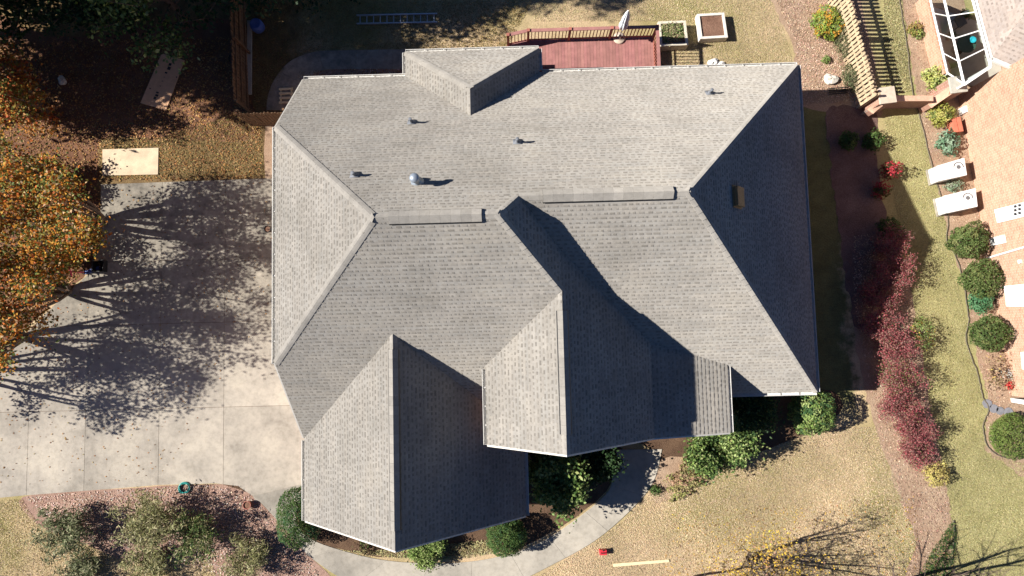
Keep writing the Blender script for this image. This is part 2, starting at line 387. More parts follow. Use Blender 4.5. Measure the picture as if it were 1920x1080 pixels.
# ------------------------------------------------------------------ foliage
def leaf_mesh(name, c, size, cols, up=0.35, aspect=0.55, m=None, dirs=None):
    """c: (N,3) leaf centres; a folded diamond each"""
    n = len(c)
    if n == 0: c = np.zeros((1, 3)); n = 1
    nr = RNG.normal(size=(n, 3)); nr[:, 2] = np.abs(nr[:, 2]) + up*2
    if dirs is not None: nr += dirs*1.4
    nr /= np.linalg.norm(nr, axis=1)[:, None]
    t = RNG.normal(size=(n, 3)); t -= (t*nr).sum(1)[:, None]*nr; t /= np.linalg.norm(t, axis=1)[:, None]
    b = np.cross(nr, t)
    s = np.asarray(size)*RNG.uniform(0.65, 1.3, n); L = (s[:, None])*t; W = (s*aspect)[:, None]*b
    N = (s*0.14)[:, None]*nr
    v = np.empty((n, 4, 3), np.float32)
    v[:, 0] = c-L*0.5; v[:, 1] = c+W*0.5+N; v[:, 2] = c+L*0.5; v[:, 3] = c-W*0.5+N
    me = bpy.data.meshes.new(name)
    me.vertices.add(n*4); me.vertices.foreach_set('co', v.ravel())
    me.loops.add(n*4); me.loops.foreach_set('vertex_index', np.arange(n*4, dtype=np.int32))
    me.polygons.add(n); me.polygons.foreach_set('loop_start', np.arange(0, n*4, 4, dtype=np.int32)); me.polygons.foreach_set('loop_total', np.full(n, 4, np.int32))
    a = me.color_attributes.new('Col', 'FLOAT_COLOR', 'POINT')
    cc = np.ones((n, 4, 4), np.float32); cc[:, :, :3] = cols[:, None, :]
    a.data.foreach_set('color', cc.ravel())
    me.materials.append(m or MT['leaf']); me.update(calc_edges=True); me.validate()
    return me
def palette(n, pal, jit=0.18):
    ws = np.array([p[0] for p in pal], float); ws /= ws.sum()
    idx = RNG.choice(len(pal), n, p=ws); base = np.array([p[1] for p in pal])[idx]
    return np.clip(base*RNG.uniform(1-jit, 1+jit, (n, 1))*RNG.uniform(1-jit*0.4, 1+jit*0.4, (n, 3)), 0, 1)
def clump_cols(cid, ncl, pal, jit=0.2, mixp=0.7):
    """most leaves of a clump share that clump's hue"""
    cc = palette(ncl, pal, 0.1); own = palette(len(cid), pal, jit)
    k = RNG.uniform(size=len(cid)) < mixp
    out = np.where(k[:, None], cc[cid]*RNG.uniform(0.8, 1.2, (len(cid), 1)), own)
    return np.clip(out, 0, 1)
def clump_leaves(centers, per, rad, flat=0.75):
    centers = np.asarray(centers, float); ncl = len(centers)
    cid = np.repeat(np.arange(ncl), per)
    r = (np.asarray(rad)*np.ones(ncl))[cid]
    off = RNG.normal(size=(len(cid), 3))*0.5; off[:, 2] *= flat
    return centers[cid]+off*r[:, None], cid, off
def grow(base, height, nstems, lean, r0, sub=5, sublen=0.34, first=0.3, sd=1, droop=0.0, subsub=2):
    rg = random.Random(sd); mb = MB(); tips = []; base = Vector(base)
    for i in range(nstems):
        az = 2*math.pi*(i+rg.uniform(-.3, .3))/max(1, nstems); ln = lean*rg.uniform(.6, 1.25) if nstems > 1 else lean*rg.uniform(-1, 1)
        d = V(math.cos(az)*ln, math.sin(az)*ln, 1).normalized(); H = height*rg.uniform(.82, 1.0); n = 8
        p = base+V(math.cos(az), math.sin(az), 0)*(0.1 if nstems > 1 else 0); path = [p.copy()]
        for k in range(n):
            d = (d+V(rg.uniform(-.13, .13), rg.uniform(-.13, .13), 0.06)).normalized(); p = p+d*H/n; path.append(p.copy())
        mb.tube(path, [r0*(1-.85*k/n) for k in range(n+1)], 6)
        tips.append(path[-1])
        for k in range(sub*2):
            t = first+(1-first)*(k+rg.random())/(sub*2); j = min(n-1, int(t*n)); q = path[j].lerp(path[j+1], t*n-j)
            a2 = rg.uniform(0, 2*math.pi); L = sublen*height*(1.15-0.75*t)*rg.uniform(.7, 1.2)
            dd = V(math.cos(a2), math.sin(a2), rg.uniform(.15, .8)-droop).normalized(); sp = [q.copy()]; qq = q.copy()
            for e in range(4):
                dd = (dd+V(rg.uniform(-.2, .2), rg.uniform(-.2, .2), rg.uniform(-.05, .18)-droop*.3)).normalized(); qq = qq+dd*L/4; sp.append(qq.copy())
            rr = max(.008, r0*(1-.85*t)*.5); mb.tube(sp, [rr*(1-.75*e/4) for e in range(5)], 4)
            tips += sp[2:]
            for e in range(subsub):
                z = sp[rg.randint(1, 4)]; d3 = (dd+V(rg.uniform(-1, 1), rg.uniform(-1, 1), rg.uniform(-.3, .6))).normalized()
                en = z+d3*L*rg.uniform(.25, .5); mb.tube([z, z.lerp(en, .5)+V(0, 0, .03), en], [rr*.45, rr*.35, rr*.2], 3); tips.append(en); tips.append(z.lerp(en, .55))
    return mb, tips
def tree(name, base, height, nstems, lean, r0, per, rad, lsize, pal, label, cat='tree', group=None, sd=1, m=None, keep=1.0, sub=5, sublen=.34, first=.3, droop=0.0, aspect=.6, subsub=2, flat=.75):
    root = empty(name, base, label, cat, group)
    mb, tips = grow(base, height, nstems, lean, r0, sub, sublen, first, sd, droop, subsub)
    mb.build('trunk', MT['bark'], root, True)
    rg = random.Random(sd+99); tips = [t for t in tips if rg.random() < keep and t.z > .25]
    if per > 0 and tips:
        c, cid, off = clump_leaves([tuple(t) for t in tips], per, rad, flat)
        ok = c[:, 2] > .06; c, cid, off = c[ok], cid[ok], off[ok]
        link('crown', leaf_mesh('crown', c, lsize, clump_cols(cid, len(tips), pal), m=m, aspect=aspect), root)
    return root
def shrub(name, px, h, rx, pal, label, n=3500, lsize=.08, ry=None, cat='shrub', group=None, lump=.18, m=None, core=.25, rz=0, aspect=.6, stems=True, base=None, ztop=None):
    """a dense rounded bush: leaves over a lumpy ellipsoid, some inside"""
    ry = ry or rx; b = Vector(base) if base is not None else P(px[0], px[1], 0)
    root = empty(name, b, label, cat, group)
    d = RNG.normal(size=(n, 3)); d /= np.linalg.norm(d, axis=1)[:, None]
    ph = RNG.uniform(0, 6.28, 6); fr = RNG.uniform(1.5, 3.6, 6)
    lum = 1+lump*(np.sin(fr[0]*d[:, 0]*2+ph[0])*np.sin(fr[1]*d[:, 1]*2+ph[1])+.6*np.sin(fr[2]*d[:, 2]*3+ph[2]+d[:, 0]*3)+.5*np.sin(fr[3]*d[:, 0]*5+ph[3])*np.sin(fr[4]*d[:, 1]*5+ph[4]))
    r = np.where(RNG.uniform(size=n) < core, RNG.uniform(.45, .95, n), 1-np.abs(RNG.normal(0, .07, n)))*lum
    ca, sa = math.cos(rz), math.sin(rz); X = d[:, 0]*rx*r; Y = d[:, 1]*ry*r
    hz = h*.52; c = np.stack([b.x+X*ca-Y*sa, b.y+X*sa+Y*ca, hz+d[:, 2]*hz*r], 1)
    ok = c[:, 2] > .03; c = c[ok]; d = d[ok]; n = len(c)
    cell = (np.floor(c[:, 0]*3.1)*7+np.floor(c[:, 1]*3.3)*13+np.floor(c[:, 2]*3)*29).astype(int) % 97
    link('foliage', leaf_mesh('foliage', c, lsize, clump_cols(cell, 97, pal), m=m, aspect=aspect, dirs=d, up=.15), root)
    if stems:
        mb = MB(); rg = random.Random(int(b.x*100))
        for i in range(6):
            a = i*1.05+rg.random()*.5; e = b+V(math.cos(a)*rx*.55, math.sin(a)*ry*.55, h*.7)
            mb.tube([b+V(0, 0, 0), b.lerp(e, .5)+V(0, 0, h*.08), e], [.03, .022, .01], 4)
        mb.build('stem', MT['bark'], root)
    return root

GREEN = [(4, (.055, .10, .026)), (3, (.08, .13, .036)), (1, (.12, .17, .05)), (1, (.035, .07, .02))]
DKGREEN = [(4, (.018, .042, .014)), (3, (.028, .06, .02)), (1, (.05, .095, .03))]
LGREEN = [(4, (.15, .22, .055)), (3, (.21, .28, .085)), (2, (.29, .33, .13)), (1, (.09, .15, .04))]
ORANGE = [(5, (.46, .165, .022)), (3, (.42, .23, .035)), (4, (.22, .19, .04)), (4, (.10, .13, .03)), (2, (.44, .11, .025)), (2, (.50, .33, .18)), (1, (.20, .11, .05))]
ORRED = [(4, (.42, .17, .03)), (3, (.40, .09, .025)), (2, (.27, .20, .04)), (2, (.13, .15, .035)), (1, (.50, .30, .12))]
MAROON = [(5, (.23, .062, .068)), (4, (.31, .115, .11)), (3, (.30, .17, .14)), (1, (.42, .08, .10)), (1, (.16, .14, .06))]
YELLOW = [(5, (.58, .40, .06)), (3, (.50, .30, .08)), (2, (.30, .22, .09)), (1, (.36, .2, .14))]

# ================================================================== THE SETTING
mb = MB(); S = 130
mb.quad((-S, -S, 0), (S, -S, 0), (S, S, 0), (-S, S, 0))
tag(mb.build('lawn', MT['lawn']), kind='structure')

def bed(name, pxs, m, z=.006, k=9, jit=.08):
    pts = smooth_poly([P(*q).to_2d() for q in pxs], k, jit)
    mb = MB(); mb.quad(*[(p.x, p.y, z) for p in pts]); f = mb
    o = f.build(name, m)
    if o.data.polygons[0].normal.z < 0: o.data.flip_normals()
    return tag(o, kind='structure')
bed('leaf_litter_ground', [(-60, 60), (120, 70), (440, 40), (470, 180), (480, 262), (300, 262), (190, 268), (190, 420), (185, 480), (110, 560), (-60, 640)], MT['leaf_mulch'], .005)
bed('side_strip_bed', [(498, 236), (522, 236), (522, 335), (498, 335)], MT['pink_mulch'], .008, 2, .02)
bed('back_wall_bed', [(545, 175), (590, 135), (760, 128), (760, 175), (560, 190)], MT['red_mulch'], .008, 3, .03)
bed('fence_bed', [(1440, -40), (1590, -40), (1650, 190), (1625, 215), (1500, 200), (1497, 150), (1480, 70), (1455, 20)], MT['pink_mulch'], .008)
bed('hedge_bed', [(1595, 430), (1662, 420), (1700, 520), (1725, 640), (1745, 760), (1768, 880), (1782, 960), (1790, 1040), (1780, 1110), (1690, 1110), (1715, 1020), (1690, 940), (1640, 800), (1612, 690), (1598, 560)], MT['pink_mulch'], .010)
bed('side_bed', [(1555, 203), (1640, 213), (1642, 300), (1662, 410), (1690, 500), (1650, 560), (1612, 620), (1592, 560), (1578, 470), (1566, 380), (1556, 290)], MT['shaded_mulch'], .012)
bed('neighbour_bed', [(1690, -40), (1700, 60), (1712, 140), (1722, 200), (1735, 260), (1752, 330), (1770, 400), (1790, 480), (1815, 560), (1818, 610), (1838, 690), (1850, 740), (1850, 790), (1845, 830), (1870, 860), (1960, 865), (1990, 400), (1850, 200), (1790, -40)], MT['pink_mulch'], .012)
bed('shrub_bed', [(42, 931), (225, 917), (299, 911), (405, 908), (447, 913), (475, 931), (520, 976), (575, 1036), (620, 1100), (430, 1110), (385, 1050), (250, 1055), (150, 1015), (75, 985)], MT['red_mulch'], .008, 4, .02)
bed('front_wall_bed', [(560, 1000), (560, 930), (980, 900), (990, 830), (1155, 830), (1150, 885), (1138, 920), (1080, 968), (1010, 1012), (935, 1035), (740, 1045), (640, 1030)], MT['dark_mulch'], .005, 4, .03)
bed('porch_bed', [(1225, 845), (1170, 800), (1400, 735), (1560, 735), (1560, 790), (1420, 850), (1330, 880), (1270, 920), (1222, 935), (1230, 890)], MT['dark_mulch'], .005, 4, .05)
bed('chip_border', [(1240, 860), (1330, 862), (1360, 868), (1330, 890), (1280, 925), (1225, 938)], MT['pink_mulch'], .009, 4, .04)

# concrete drive, one object per slab
mb = MB(); mb.quad(*[V(p.x, p.y, .014) for p in [P(*q) for q in [(192, 348), (560, 337), (590, 600), (600, 900), (475, 926), (405, 904), (225, 913), (42, 927), (-70, 936), (-70, 645), (25, 655), (104, 575), (168, 515), (190, 465)]]])
o = mb.build('driveway_joint_bed', MT['dark_mulch']); tag(o, kind='structure')
if o.data.polygons[0].normal.z < 0: o.data.flip_normals()
drive = tag(empty('driveway', P(330, 640)), kind='structure')
dpx = [(190, 346), (300, 342), (498, 335), (560, 335), (590, 600), (606, 915), (575, 925), (478, 940), (475, 930), (447, 911), (405, 906), (299, 909), (225, 915), (42, 929), (-70, 940), (-70, 640), (20, 655), (100, 575), (165, 515), (188, 465)]
dpoly = [tuple(P(*q).to_2d()) for q in dpx]
xs = [-30, P(-20, 640).x, P(57, 700).x, P(163, 700).x, P(301, 640).x, P(421, 640).x, -5]
ys = [14, P(300, 490).y+.02, P(300, 607).y, P(300, 766).y, -14]
for i in range(len(xs)-1):
    for j in range(len(ys)-1):
        c = clip_rect(dpoly, xs[i]+.007, xs[i+1]-.007, ys[j+1]+.007, ys[j]-.007)
        if len(c) > 2 and abs(area2(c)) > .05:
            if area2(c) < 0: c = c[::-1]
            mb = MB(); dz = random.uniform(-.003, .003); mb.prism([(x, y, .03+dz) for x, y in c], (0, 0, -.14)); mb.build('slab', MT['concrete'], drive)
def walk(name, L, Rr, step, m, z=.035):
    """paired edges in photo pixels; slabs in between"""
    root = empty(name, P(*L[0])); tag(root, kind='structure')
    l = smooth_poly([P(*q).to_2d() for q in L], 8, 0, False); r = smooth_poly([P(*q).to_2d() for q in Rr], 8, 0, False)
    acc = 0; cur = [0]
    groups = []
    for i in range(1, len(l)):
        acc += ((l[i]-l[i-1]).length+(r[i]-r[i-1]).length)/2; cur.append(i)
        if acc >= step or i == len(l)-1: groups.append(cur); cur = [i]; acc = 0
    for g in groups:
        lp = [Vector(l[i]) for i in g]; rp = [Vector(r[i]) for i in g]
        d = (lp[1]-lp[0]).normalized()*.008; lp[0] += d; d = (rp[1]-rp[0]).normalized()*.008; rp[0] += d
        poly = [(p.x, p.y) for p in lp]+[(p.x, p.y) for p in rp[::-1]]
        if area2(poly) < 0: poly = poly[::-1]
        mb = MB(); mb.prism([(x, y, z+random.uniform(-.002, .002)*0) for x, y in poly], (0, 0, -.12)); mb.build('slab', m, root)
    return root
walk('front_walkway', [(600, 899), (556, 960), (575, 1005), (649, 1034), (737, 1052), (850, 1055), (937, 1043), (1012, 1017), (1082, 972), (1138, 924), (1150, 887), (1156, 843)],
     [(476, 929), (500, 953), (535, 992), (590, 1050), (680, 1100), (830, 1120), (960, 1092), (1040, 1056), (1120, 1010), (1190, 948), (1226, 900), (1241, 842)], 1.9, MT['walk'])
walk('back_walkway', [(500, 207), (503, 180), (516, 148), (545, 115), (590, 98), (640, 95), (760, 93)],
     [(560, 207), (556, 185), (562, 165), (580, 145), (605, 132), (640, 130), (760, 130)], 1.6, MT['walk'])

# ================================================================== THE HOUSE
house = empty('house', V(1.5, 3, 0), 'large house under a steep grey shingled roof of many hips and gables', 'house')
k = 1.055
YB, YF = 11.0, -2.27           # back eave, right front eave
R1, R2 = 10.7, 10.0
def zBP(y): return 3+k*(YB-y)
def zFL(y): return R1-k*(3.70-y)
def zFR(y): return 3+k*(y-YF)
yl1 = YB-3.2/k; yl2 = 3.70-(R1-6.2)/k
XL, XR = -8.65, 11.66
A1 = V(-4.17, 3.70, R1); A2 = V(-.53, 3.70, R1); B1 = V(.07, 4.365, R2); B2 = V(5.2, 4.365, R2)
G1 = V(1.38, 3.70-(R1-8.465)/k, 8.465); G2 = V(1.38, -3.6, 8.465)
V1 = V(1.38, YF+(8.465-3)/k, 8.465); V2 = V(4.75, YF+(5.25-3)/k, 5.25); V3 = V(7.8, YF+(4.26-3)/k, 4.26)
GR1 = V(-4.3, .36, 7.18); GR2 = V(-4.3, -6.8, 7.18)
D1 = V(-1.6, 9.34, 5.85); D2 = V(-1.6, 8.28, 5.85)
hx = lambda y: A1.x+(XL-A1.x)*(y-A1.y)/(yl1-A1.y)
PL = {   # convex roof planes, corners counter-clockwise seen from above
 'back_low': [V(XL, YB, 3), V(XL, yl1, 6.2), V(hx(4.365), 4.365, R2), B1, B2, V(XR, YB, 3)],
 'back_high': [V(hx(4.365), 4.365, R2), A1, A2, B1],
 'left': [V(XL, yl1, 6.2), V(XL, yl2, 6.2), A1],
 'front_left': [A1, V(XL, yl2, 6.2), V(XL, -3.6, zFL(-3.6)), V(1.38, -3.6, zFL(-3.6)), G1, A2],
 'hip_right': [A2, G1, V1, B1],
 'porch_steep': [G1, G2, V(4.75, -3.6, 5.25), V2, V1],
 'porch_low': [V(4.75, -3.6, 5.25), V(7.8, -3.6, 4.26), V3, V2],
 'porch_left': [G1, V(-1.25, 3.70-(R1-5.92)/k, 5.92), V(-1.25, -3.6, 5.92), G2],
 'front_right': [B1, V(.07, YF, 3), V(XR, YF, 3), B2],
 'right': [B2, V(XR, YF, 3), V(XR, YB, 3)],
 'garage_left': [GR1, V(-8.62, -3.6, 3), V(-8.62, -6.8, 3), GR2],
 'garage_right': [GR1, GR2, V(.06, -6.8, 3), V(.06, -3.6, 3)],
 'dormer_back': [V(-4.43, 12.02, 3), D1, V(1.08, 12.02, 3)],
 'dormer_left': [V(-4.43, 12.02, 3), V(-4.43, 11.0, 3), D2, D1],
 'dormer_right': [V(1.08, 12.02, 3), D1, D2, V(1.08, 11.0, 3)],
}
def pnormal(poly):
    n = V(0, 0, 0)
    for i in range(len(poly)): n += poly[i].cross(poly[(i+1) % len(poly)])
    n.normalize(); return n if n.z > 0 else -n
def shingle_plane(mb, poly, expo=.165, shade=1.0, dark=.79, seed=0):
    rg = random.Random(seed); n = pnormal(poly)
    u = V(0, 0, 1).cross(n).normalized(); v = n.cross(u); o = poly[0]
    q = [((p-o).dot(u), (p-o).dot(v)) for p in poly]
    if area2(q) < 0: q = q[::-1]
    vmin = min(p[1] for p in q); vmax = max(p[1] for p in q); um = min(p[0] for p in q); uM = max(p[0] for p in q)
    def w3(p, h): return o+u*p[0]+v*p[1]+n*h
    pt = rg.uniform(.96, 1.03); st = [rg.gauss(0, .035) for _ in range(200)]
    def streak(x): i = int((x-um)/.45); return pt*(1+.5*st[i % 200]+.5*st[(i+1) % 200])
    r = 0; vv = vmin-.02
    while vv < vmax:
        row = clip_rect(q, um-1, uM+1, vv, vv+expo)
        if len(row) > 2:
            a, b = min(p[0] for p in row), max(p[0] for p in row)
            x = a-rg.random()*.95
            while x < b:                                   # long backing shingles
                c = clip_rect(row, x, x+.95, vv, vv+expo)
                if len(c) > 2 and abs(area2(c)) > 1e-4:
                    g = shade*streak(x)*rg.uniform(.93, 1.06); wr = rg.uniform(-.012, .012)
                    top = [w3(p, .006+.009*(1-(p[1]-vv)/expo)) for p in c]
                    mb.prism(top, -n*.02, (g*(1+wr), g, g*(1-wr)), bottom=False)
                x += .95
            x = a-rg.random()*.2                           # darker laminated tabs
            while x < b:
                wdt = rg.choice((.06, .09, .11, .14, .18))*rg.uniform(.85, 1.15); hh = rg.uniform(.05, .072)
                c = clip_rect(row, x, x+wdt, vv-.001, vv+hh)
                if len(c) > 2 and abs(area2(c)) > 2e-4:
                    g = shade*streak(x)*dark*rg.uniform(.84, 1.18)
                    mb.prism([w3(p, .0125+.009*(1-(p[1]-vv)/expo)) for p in c], -n*.02, (g, g*.985, g*.965), bottom=False)
                x += wdt+rg.uniform(.05, .16)
        vv += expo; r += 1
roof_mb = MB()
for nm, poly in PL.items():
    top = [p-V(0, 0, .02) for p in poly]
    n2 = area2([(p.x, p.y) for p in top])
    roof_mb.prism(top if n2 > 0 else top[::-1], (0, 0, -.20))
roof = roof_mb.build('roof', MT['trim'], house)
sm = MB()
for i, (nm, poly) in enumerate(PL.items()): shingle_plane(sm, poly, seed=i+3)
tag(sm.build('shingle_field', MT['shingle'], roof), kind='stuff')

def down_dir(axis, n):
    d = axis.cross(n).normalized(); return d if d.z < 0 else -d
def ridge_caps(A, B, na, nb, wd=.17, lift=.022, step=.27, shade=1.04, parent=None, m=None):
    ax = (B-A); L = ax.length; ax.normalize()
    if ax.z < 0: A, B = B, A; ax = -ax                       # lay from the low end upwards
    da, db = down_dir(ax, na), down_dir(ax, nb)
    if abs(da.dot(db)) > .9999: db = -da
    up = (na+nb).normalized(); me = []
    for var in range(3):
        mb = MB(); g = shade*(.95, 1.0, 1.05)[var]; ln = step+.05
        prof = [da*wd, da*wd*.5, V(0, 0, 0)-up*.012, db*wd*.5, db*wd]
        f = [p+up*(lift+.018) for p in prof]; r_ = [p+ax*ln+up*(lift+.004) for p in prof]
        b = [p-up*.03 for p in f]
        for j in range(4):
            mb.quad(f[j], f[j+1], r_[j+1], r_[j], col=(g,)*3); mb.quad(b[j], b[j+1], f[j+1], f[j], col=(g*.8,)*3)
        for j in (0, 4): mb.quad(f[j], r_[j], r_[j]-up*.05, b[j], col=(g*.8,)*3)
        me.append(mb.mesh('ridge_shingle', m or MT['shingle'], True))
    nn = max(1, int(L/step))
    for j in range(nn):
        o = link('ridge_shingle', me[random.randrange(3)], parent or roof); o.location = A+ax*(j*L/nn)
N = {kk: pnormal(p) for kk, p in PL.items()}
nBP = N['back_low']
hips = [(A1, A2, nBP, N['front_left'], 0), (B1, B2, nBP, N['front_right'], 0), (V(XL, yl1, 6.2), A1, N['left'], nBP, 1), (V(XL, yl2, 6.2), A1, N['left'], N['front_left'], 1),
        (V(XR, YB, 3), B2, nBP, N['right'], 1), (V(XR, YF, 3), B2, N['front_right'], N['right'], 1), (G1, A2, N['front_left'], N['hip_right'], 1), (B1, A2, nBP, N['hip_right'], 1),
        (G2, G1, N['porch_left'], N['porch_steep'], 0), (GR2, GR1, N['garage_left'], N['garage_right'], 0), (D1, D2, N['dormer_left'], N['dormer_right'], 0),
        (V(-4.43, 12.02, 3), D1, N['dormer_left'], N['dormer_back'], 1), (V(1.08, 12.02, 3), D1, N['dormer_right'], N['dormer_back'], 1)]
house_hips = hips
for (a, b, na, nb, hip) in hips: ridge_caps(a, b, na, nb, .16 if hip else .18, step=.30)
def ridge_vent(a, b, na, nb, wd=.20, hgt=.075):
    ax = (b-a).normalized(); da, db = down_dir(ax, na), down_dir(ax, nb); up = (na+nb).normalized()
    if abs(da.dot(db)) > .9999: db = -da
    mb = MB()
    for (x, w0, w1, hh) in ((0, wd, wd, hgt),):
        pr = [da*(w0+.065)+na*.045, da*w1+na*hgt, up*hgt*1.15, db*w1+nb*hgt, db*(w0+.065)+nb*.045]
        s = [p+a for p in pr]; e = [p+b for p in pr]
        for j in range(4): mb.quad(s[j], e[j], e[j+1], s[j+1])
        mb.quad(*s); mb.quad(*e[::-1])
    vo = mb.build('ridge_vent', MT['black'], roof)
    L = (b-a).length; nn = max(1, int(L/.3)); cm = MB(); rg = random.Random(int(L*100))
    for j in range(nn):
        g = rg.uniform(.9, 1.1); s0 = a+ax*(L*j/nn+.004); s1 = a+ax*(L*(j+1)/nn)
        for d, n in ((da, na), (db, nb)):
            h0, h1 = hgt+.016, hgt+.010
            p = [s0+up*.012+up*h0*1.1, s0+d*(wd-.012)+n*h0, s1+d*(wd-.012)+n*h1, s1+up*.012+up*h1*1.1]
            if (p[1]-p[0]).cross(p[2]-p[1]).dot(n) < 0: p = p[::-1]
            cm.prism(p, -n*.02, (g, g, g))
    cm.build('vent_cap', MT['shingle'], vo)
def lerp_x(a, b, x): return a.lerp(b, (x-a.x)/(b.x-a.x))
def lerp_y(a, b, y): return a.lerp(b, (y-a.y)/(b.y-a.y))
ridge_vent(lerp_x(A1, A2, P(728, 407, R1).x), lerp_x(A1, A2, P(903, 404, R1).x), nBP, N['front_left'])
ridge_vent(lerp_x(B1, B2, P(1018, 365, R2).x), lerp_x(B1, B2, P(1263, 358, R2).x), nBP, N['front_right'])
ridge_vent(lerp_y(GR1, GR2, P(737, 655, 7.18).y), lerp_y(GR1, GR2, P(740, 995, 7.18).y), N['garage_left'], N['garage_right'], .16, .07)
ridge_vent(lerp_y(G1, G2, P(1053, 582, 8.46).y), lerp_y(G1, G2, P(1062, 815, 8.46).y), N['porch_left'], N['porch_steep'], .16, .07)

def gutter(a, b, out, parent=None, hangers=True):
    a, b, out = Vector(a), Vector(b), Vector(out); ax = (b-a).normalized(); L = (b-a).length; mb = MB(); z = V(0, 0, 1)
    o0 = a+out*.005-z*.155
    mb.obox(o0, ax*L, out*.115, z*.008); mb.obox(o0+z*.008, ax*L, out*.008, z*.112); mb.obox(o0+out*.107+z*.008, ax*L, out*.018, z*.122)
    for e in (0, L-.008): mb.obox(o0+ax*e+out*.008+z*.008, ax*.008, out*.099, z*.108)
    if hangers:
        n = int(L/.8)
        for i in range(1, n+1): mb.obox(o0+ax*(L*i/(n+1))+out*.008+z*.085, ax*.03, out*.099, z*.012)
    return mb.build('gutter', MT['gutter'], parent or house)
gutter((XL, yl2, 6.2), (XL, yl1, 6.2), (-1, 0, 0)); gutter((XL, YB, 3), (-4.43, YB, 3), (0, 1, 0)); gutter((-4.43, 12.02, 3), (1.08, 12.02, 3), (0, 1, 0))
gutter((-4.43, 11.13, 3), (-4.43, 12.02, 3), (-1, 0, 0)); gutter((1.08, 11.13, 3), (1.08, 12.02, 3), (1, 0, 0)); gutter((1.20, YB, 3), (XR, YB, 3), (0, 1, 0))
gutter((XR, YF, 3), (XR, YB, 3), (1, 0, 0)); gutter((7.95, YF, 3), (XR, YF, 3), (0, -1, 0)); gutter((7.8, -3.6, 4.26), (7.8, V3.y-.05, 4.26), (1, 0, 0))
gutter((-1.25, -3.6, 5.92), (-1.25, -.95, 5.92), (-1, 0, 0)); gutter((-8.62, -6.8, 3), (-8.62, -3.7, 3), (-1, 0, 0)); gutter((.06, -6.8, 3), (.06, -3.7, 3), (1, 0, 0))
# rake boards along the open gable edges
def rake(a, b):
    mb = MB(); a, b = Vector(a), Vector(b); d = b-a
    n = d.cross(V(0, 0, 1)).normalized()
    mb.prism([a-n*.03+V(0, 0, -.02), b-n*.03+V(0, 0, -.02), b+n*.03+V(0, 0, -.02), a+n*.03+V(0, 0, -.02)], (0, 0, -.22)); mb.build('rake_board', MT['trim'], house)
e = .035
rake((XL-e, YB, 3), (XL-e, yl1, 6.2)); rake((XL-e, -3.6, zFL(-3.6)), (XL-e, yl2, 6.2)); rake((-8.62, -6.8-e, 3), (-4.3, -6.8-e, 7.18)); rake((-4.3, -6.8-e, 7.18), (.06, -6.8-e, 3))
rake((-1.25, -3.6-e, 5.92), (1.38, -3.6-e, 8.465)); rake((1.38, -3.6-e, 8.465), (4.75, -3.6-e, 5.25)); rake((4.75, -3.6-e, 5.25), (7.8, -3.6-e, 4.26))

# things on the roof
def roof_pt(px, py, plane): return on_plane(px, py, PL[plane][0], N[plane])
def pipe_vent(px, py, plane, h=.42, r=.045):
    p = roof_pt(px, py, plane); n = N[plane]; mb = MB()
    u = V(1, 0, 0); v = n.cross(u); mb.obox(p-u*.15-v*.17+n*.02, u*.30, v*.36, n*.012)
    mb.tube([p+n*.02, p+V(0, 0, .14)], [.10, .06], 10); mb.tube([p, p+V(0, 0, h)], [r, r], 10)
    mb.lathe(p+V(0, 0, h), [(r+.015, -.05), (r+.015, .01), (r*.6, .012)], 10)
    return mb.build('plumbing_vent', MT['lead'], roof, True)
pipe_vent(772, 230, 'back_low'); pipe_vent(970, 267, 'back_low'); pipe_vent(666, 329, 'back_low', .36); pipe_vent(1330, 175, 'back_low', .38)
p = roof_pt(783, 343, 'back_low'); mb = MB(); n = nBP
mb.tube([p-V(0, 0, .1), p+V(0, 0, .62)], [.09, .09], 14); mb.lathe(p+V(0, 0, .02), [(.22, -.1), (.2, .05), (.1, .12), (.09, .14)], 16)
mb.lathe(p+V(0, 0, .6), [(.09, 0), (.15, .03), (.155, .06), (.14, .12), (.05, .16), (.005, .165)], 18)
mb.build('flue_cap', MT['galv'], roof, True)
p = roof_pt(1380, 370, 'right'); n = N['right']; u = V(0, 1, 0); v = n.cross(u).normalized(); v = v if v.z > 0 else -v; mb = MB()
mb.obox(p-u*.38-v*.30+n*.02, u*.76, v*.62, n*.03); mb.obox(p-u*.33-v*.24+n*.05, u*.66, v*.5, n*.14)
bevel(mb.build('box_vent', MT['rust'], roof), .02)

# walls, mostly hidden below the eaves
def wall(polys, m=None, name='wall'):
    mb = MB()
    for pts, dn in polys: mb.prism(pts, dn)
    return mb.build(name, m or MT['brick'], house)
def wbox(x0, x1, y0, y1, z0, z1): 
    return ([V(x0, y0, z1), V(x1, y0, z1), V(x1, y1, z1), V(x0, y1, z1)], V(0, 0, z0-z1))
wall([wbox(1.0, 11.2, -1.85, 10.55, 0, 2.78)]); wall([wbox(-8.2, .998, -3.2, 10.55, 0, 2.75)]); wall([wbox(-8.15, -.35, -6.4, -3.202, 0, 2.76)]); wall([wbox(-4.0, .7, 10.552, 11.6, 0, 2.77)])
wall([([V(-8.2, -3.2, 2.752), V(-8.2, 10.55, 2.752), V(-8.2, 10.55, zBP(10.55)-.28), V(-8.2, yl1, 5.9), V(-8.2, yl2, 5.9), V(-8.2, -3.2, zFL(-3.2)-.28)][::-1], V(.2, 0, 0))])
wall([([V(-8.15, -6.4, 2.762), V(-.35, -6.4, 2.762), V(-.35, -6.4, 3.12), V(-4.3, -6.4, 6.9), V(-8.15, -6.4, 3.18)], V(0, .2, 0))])
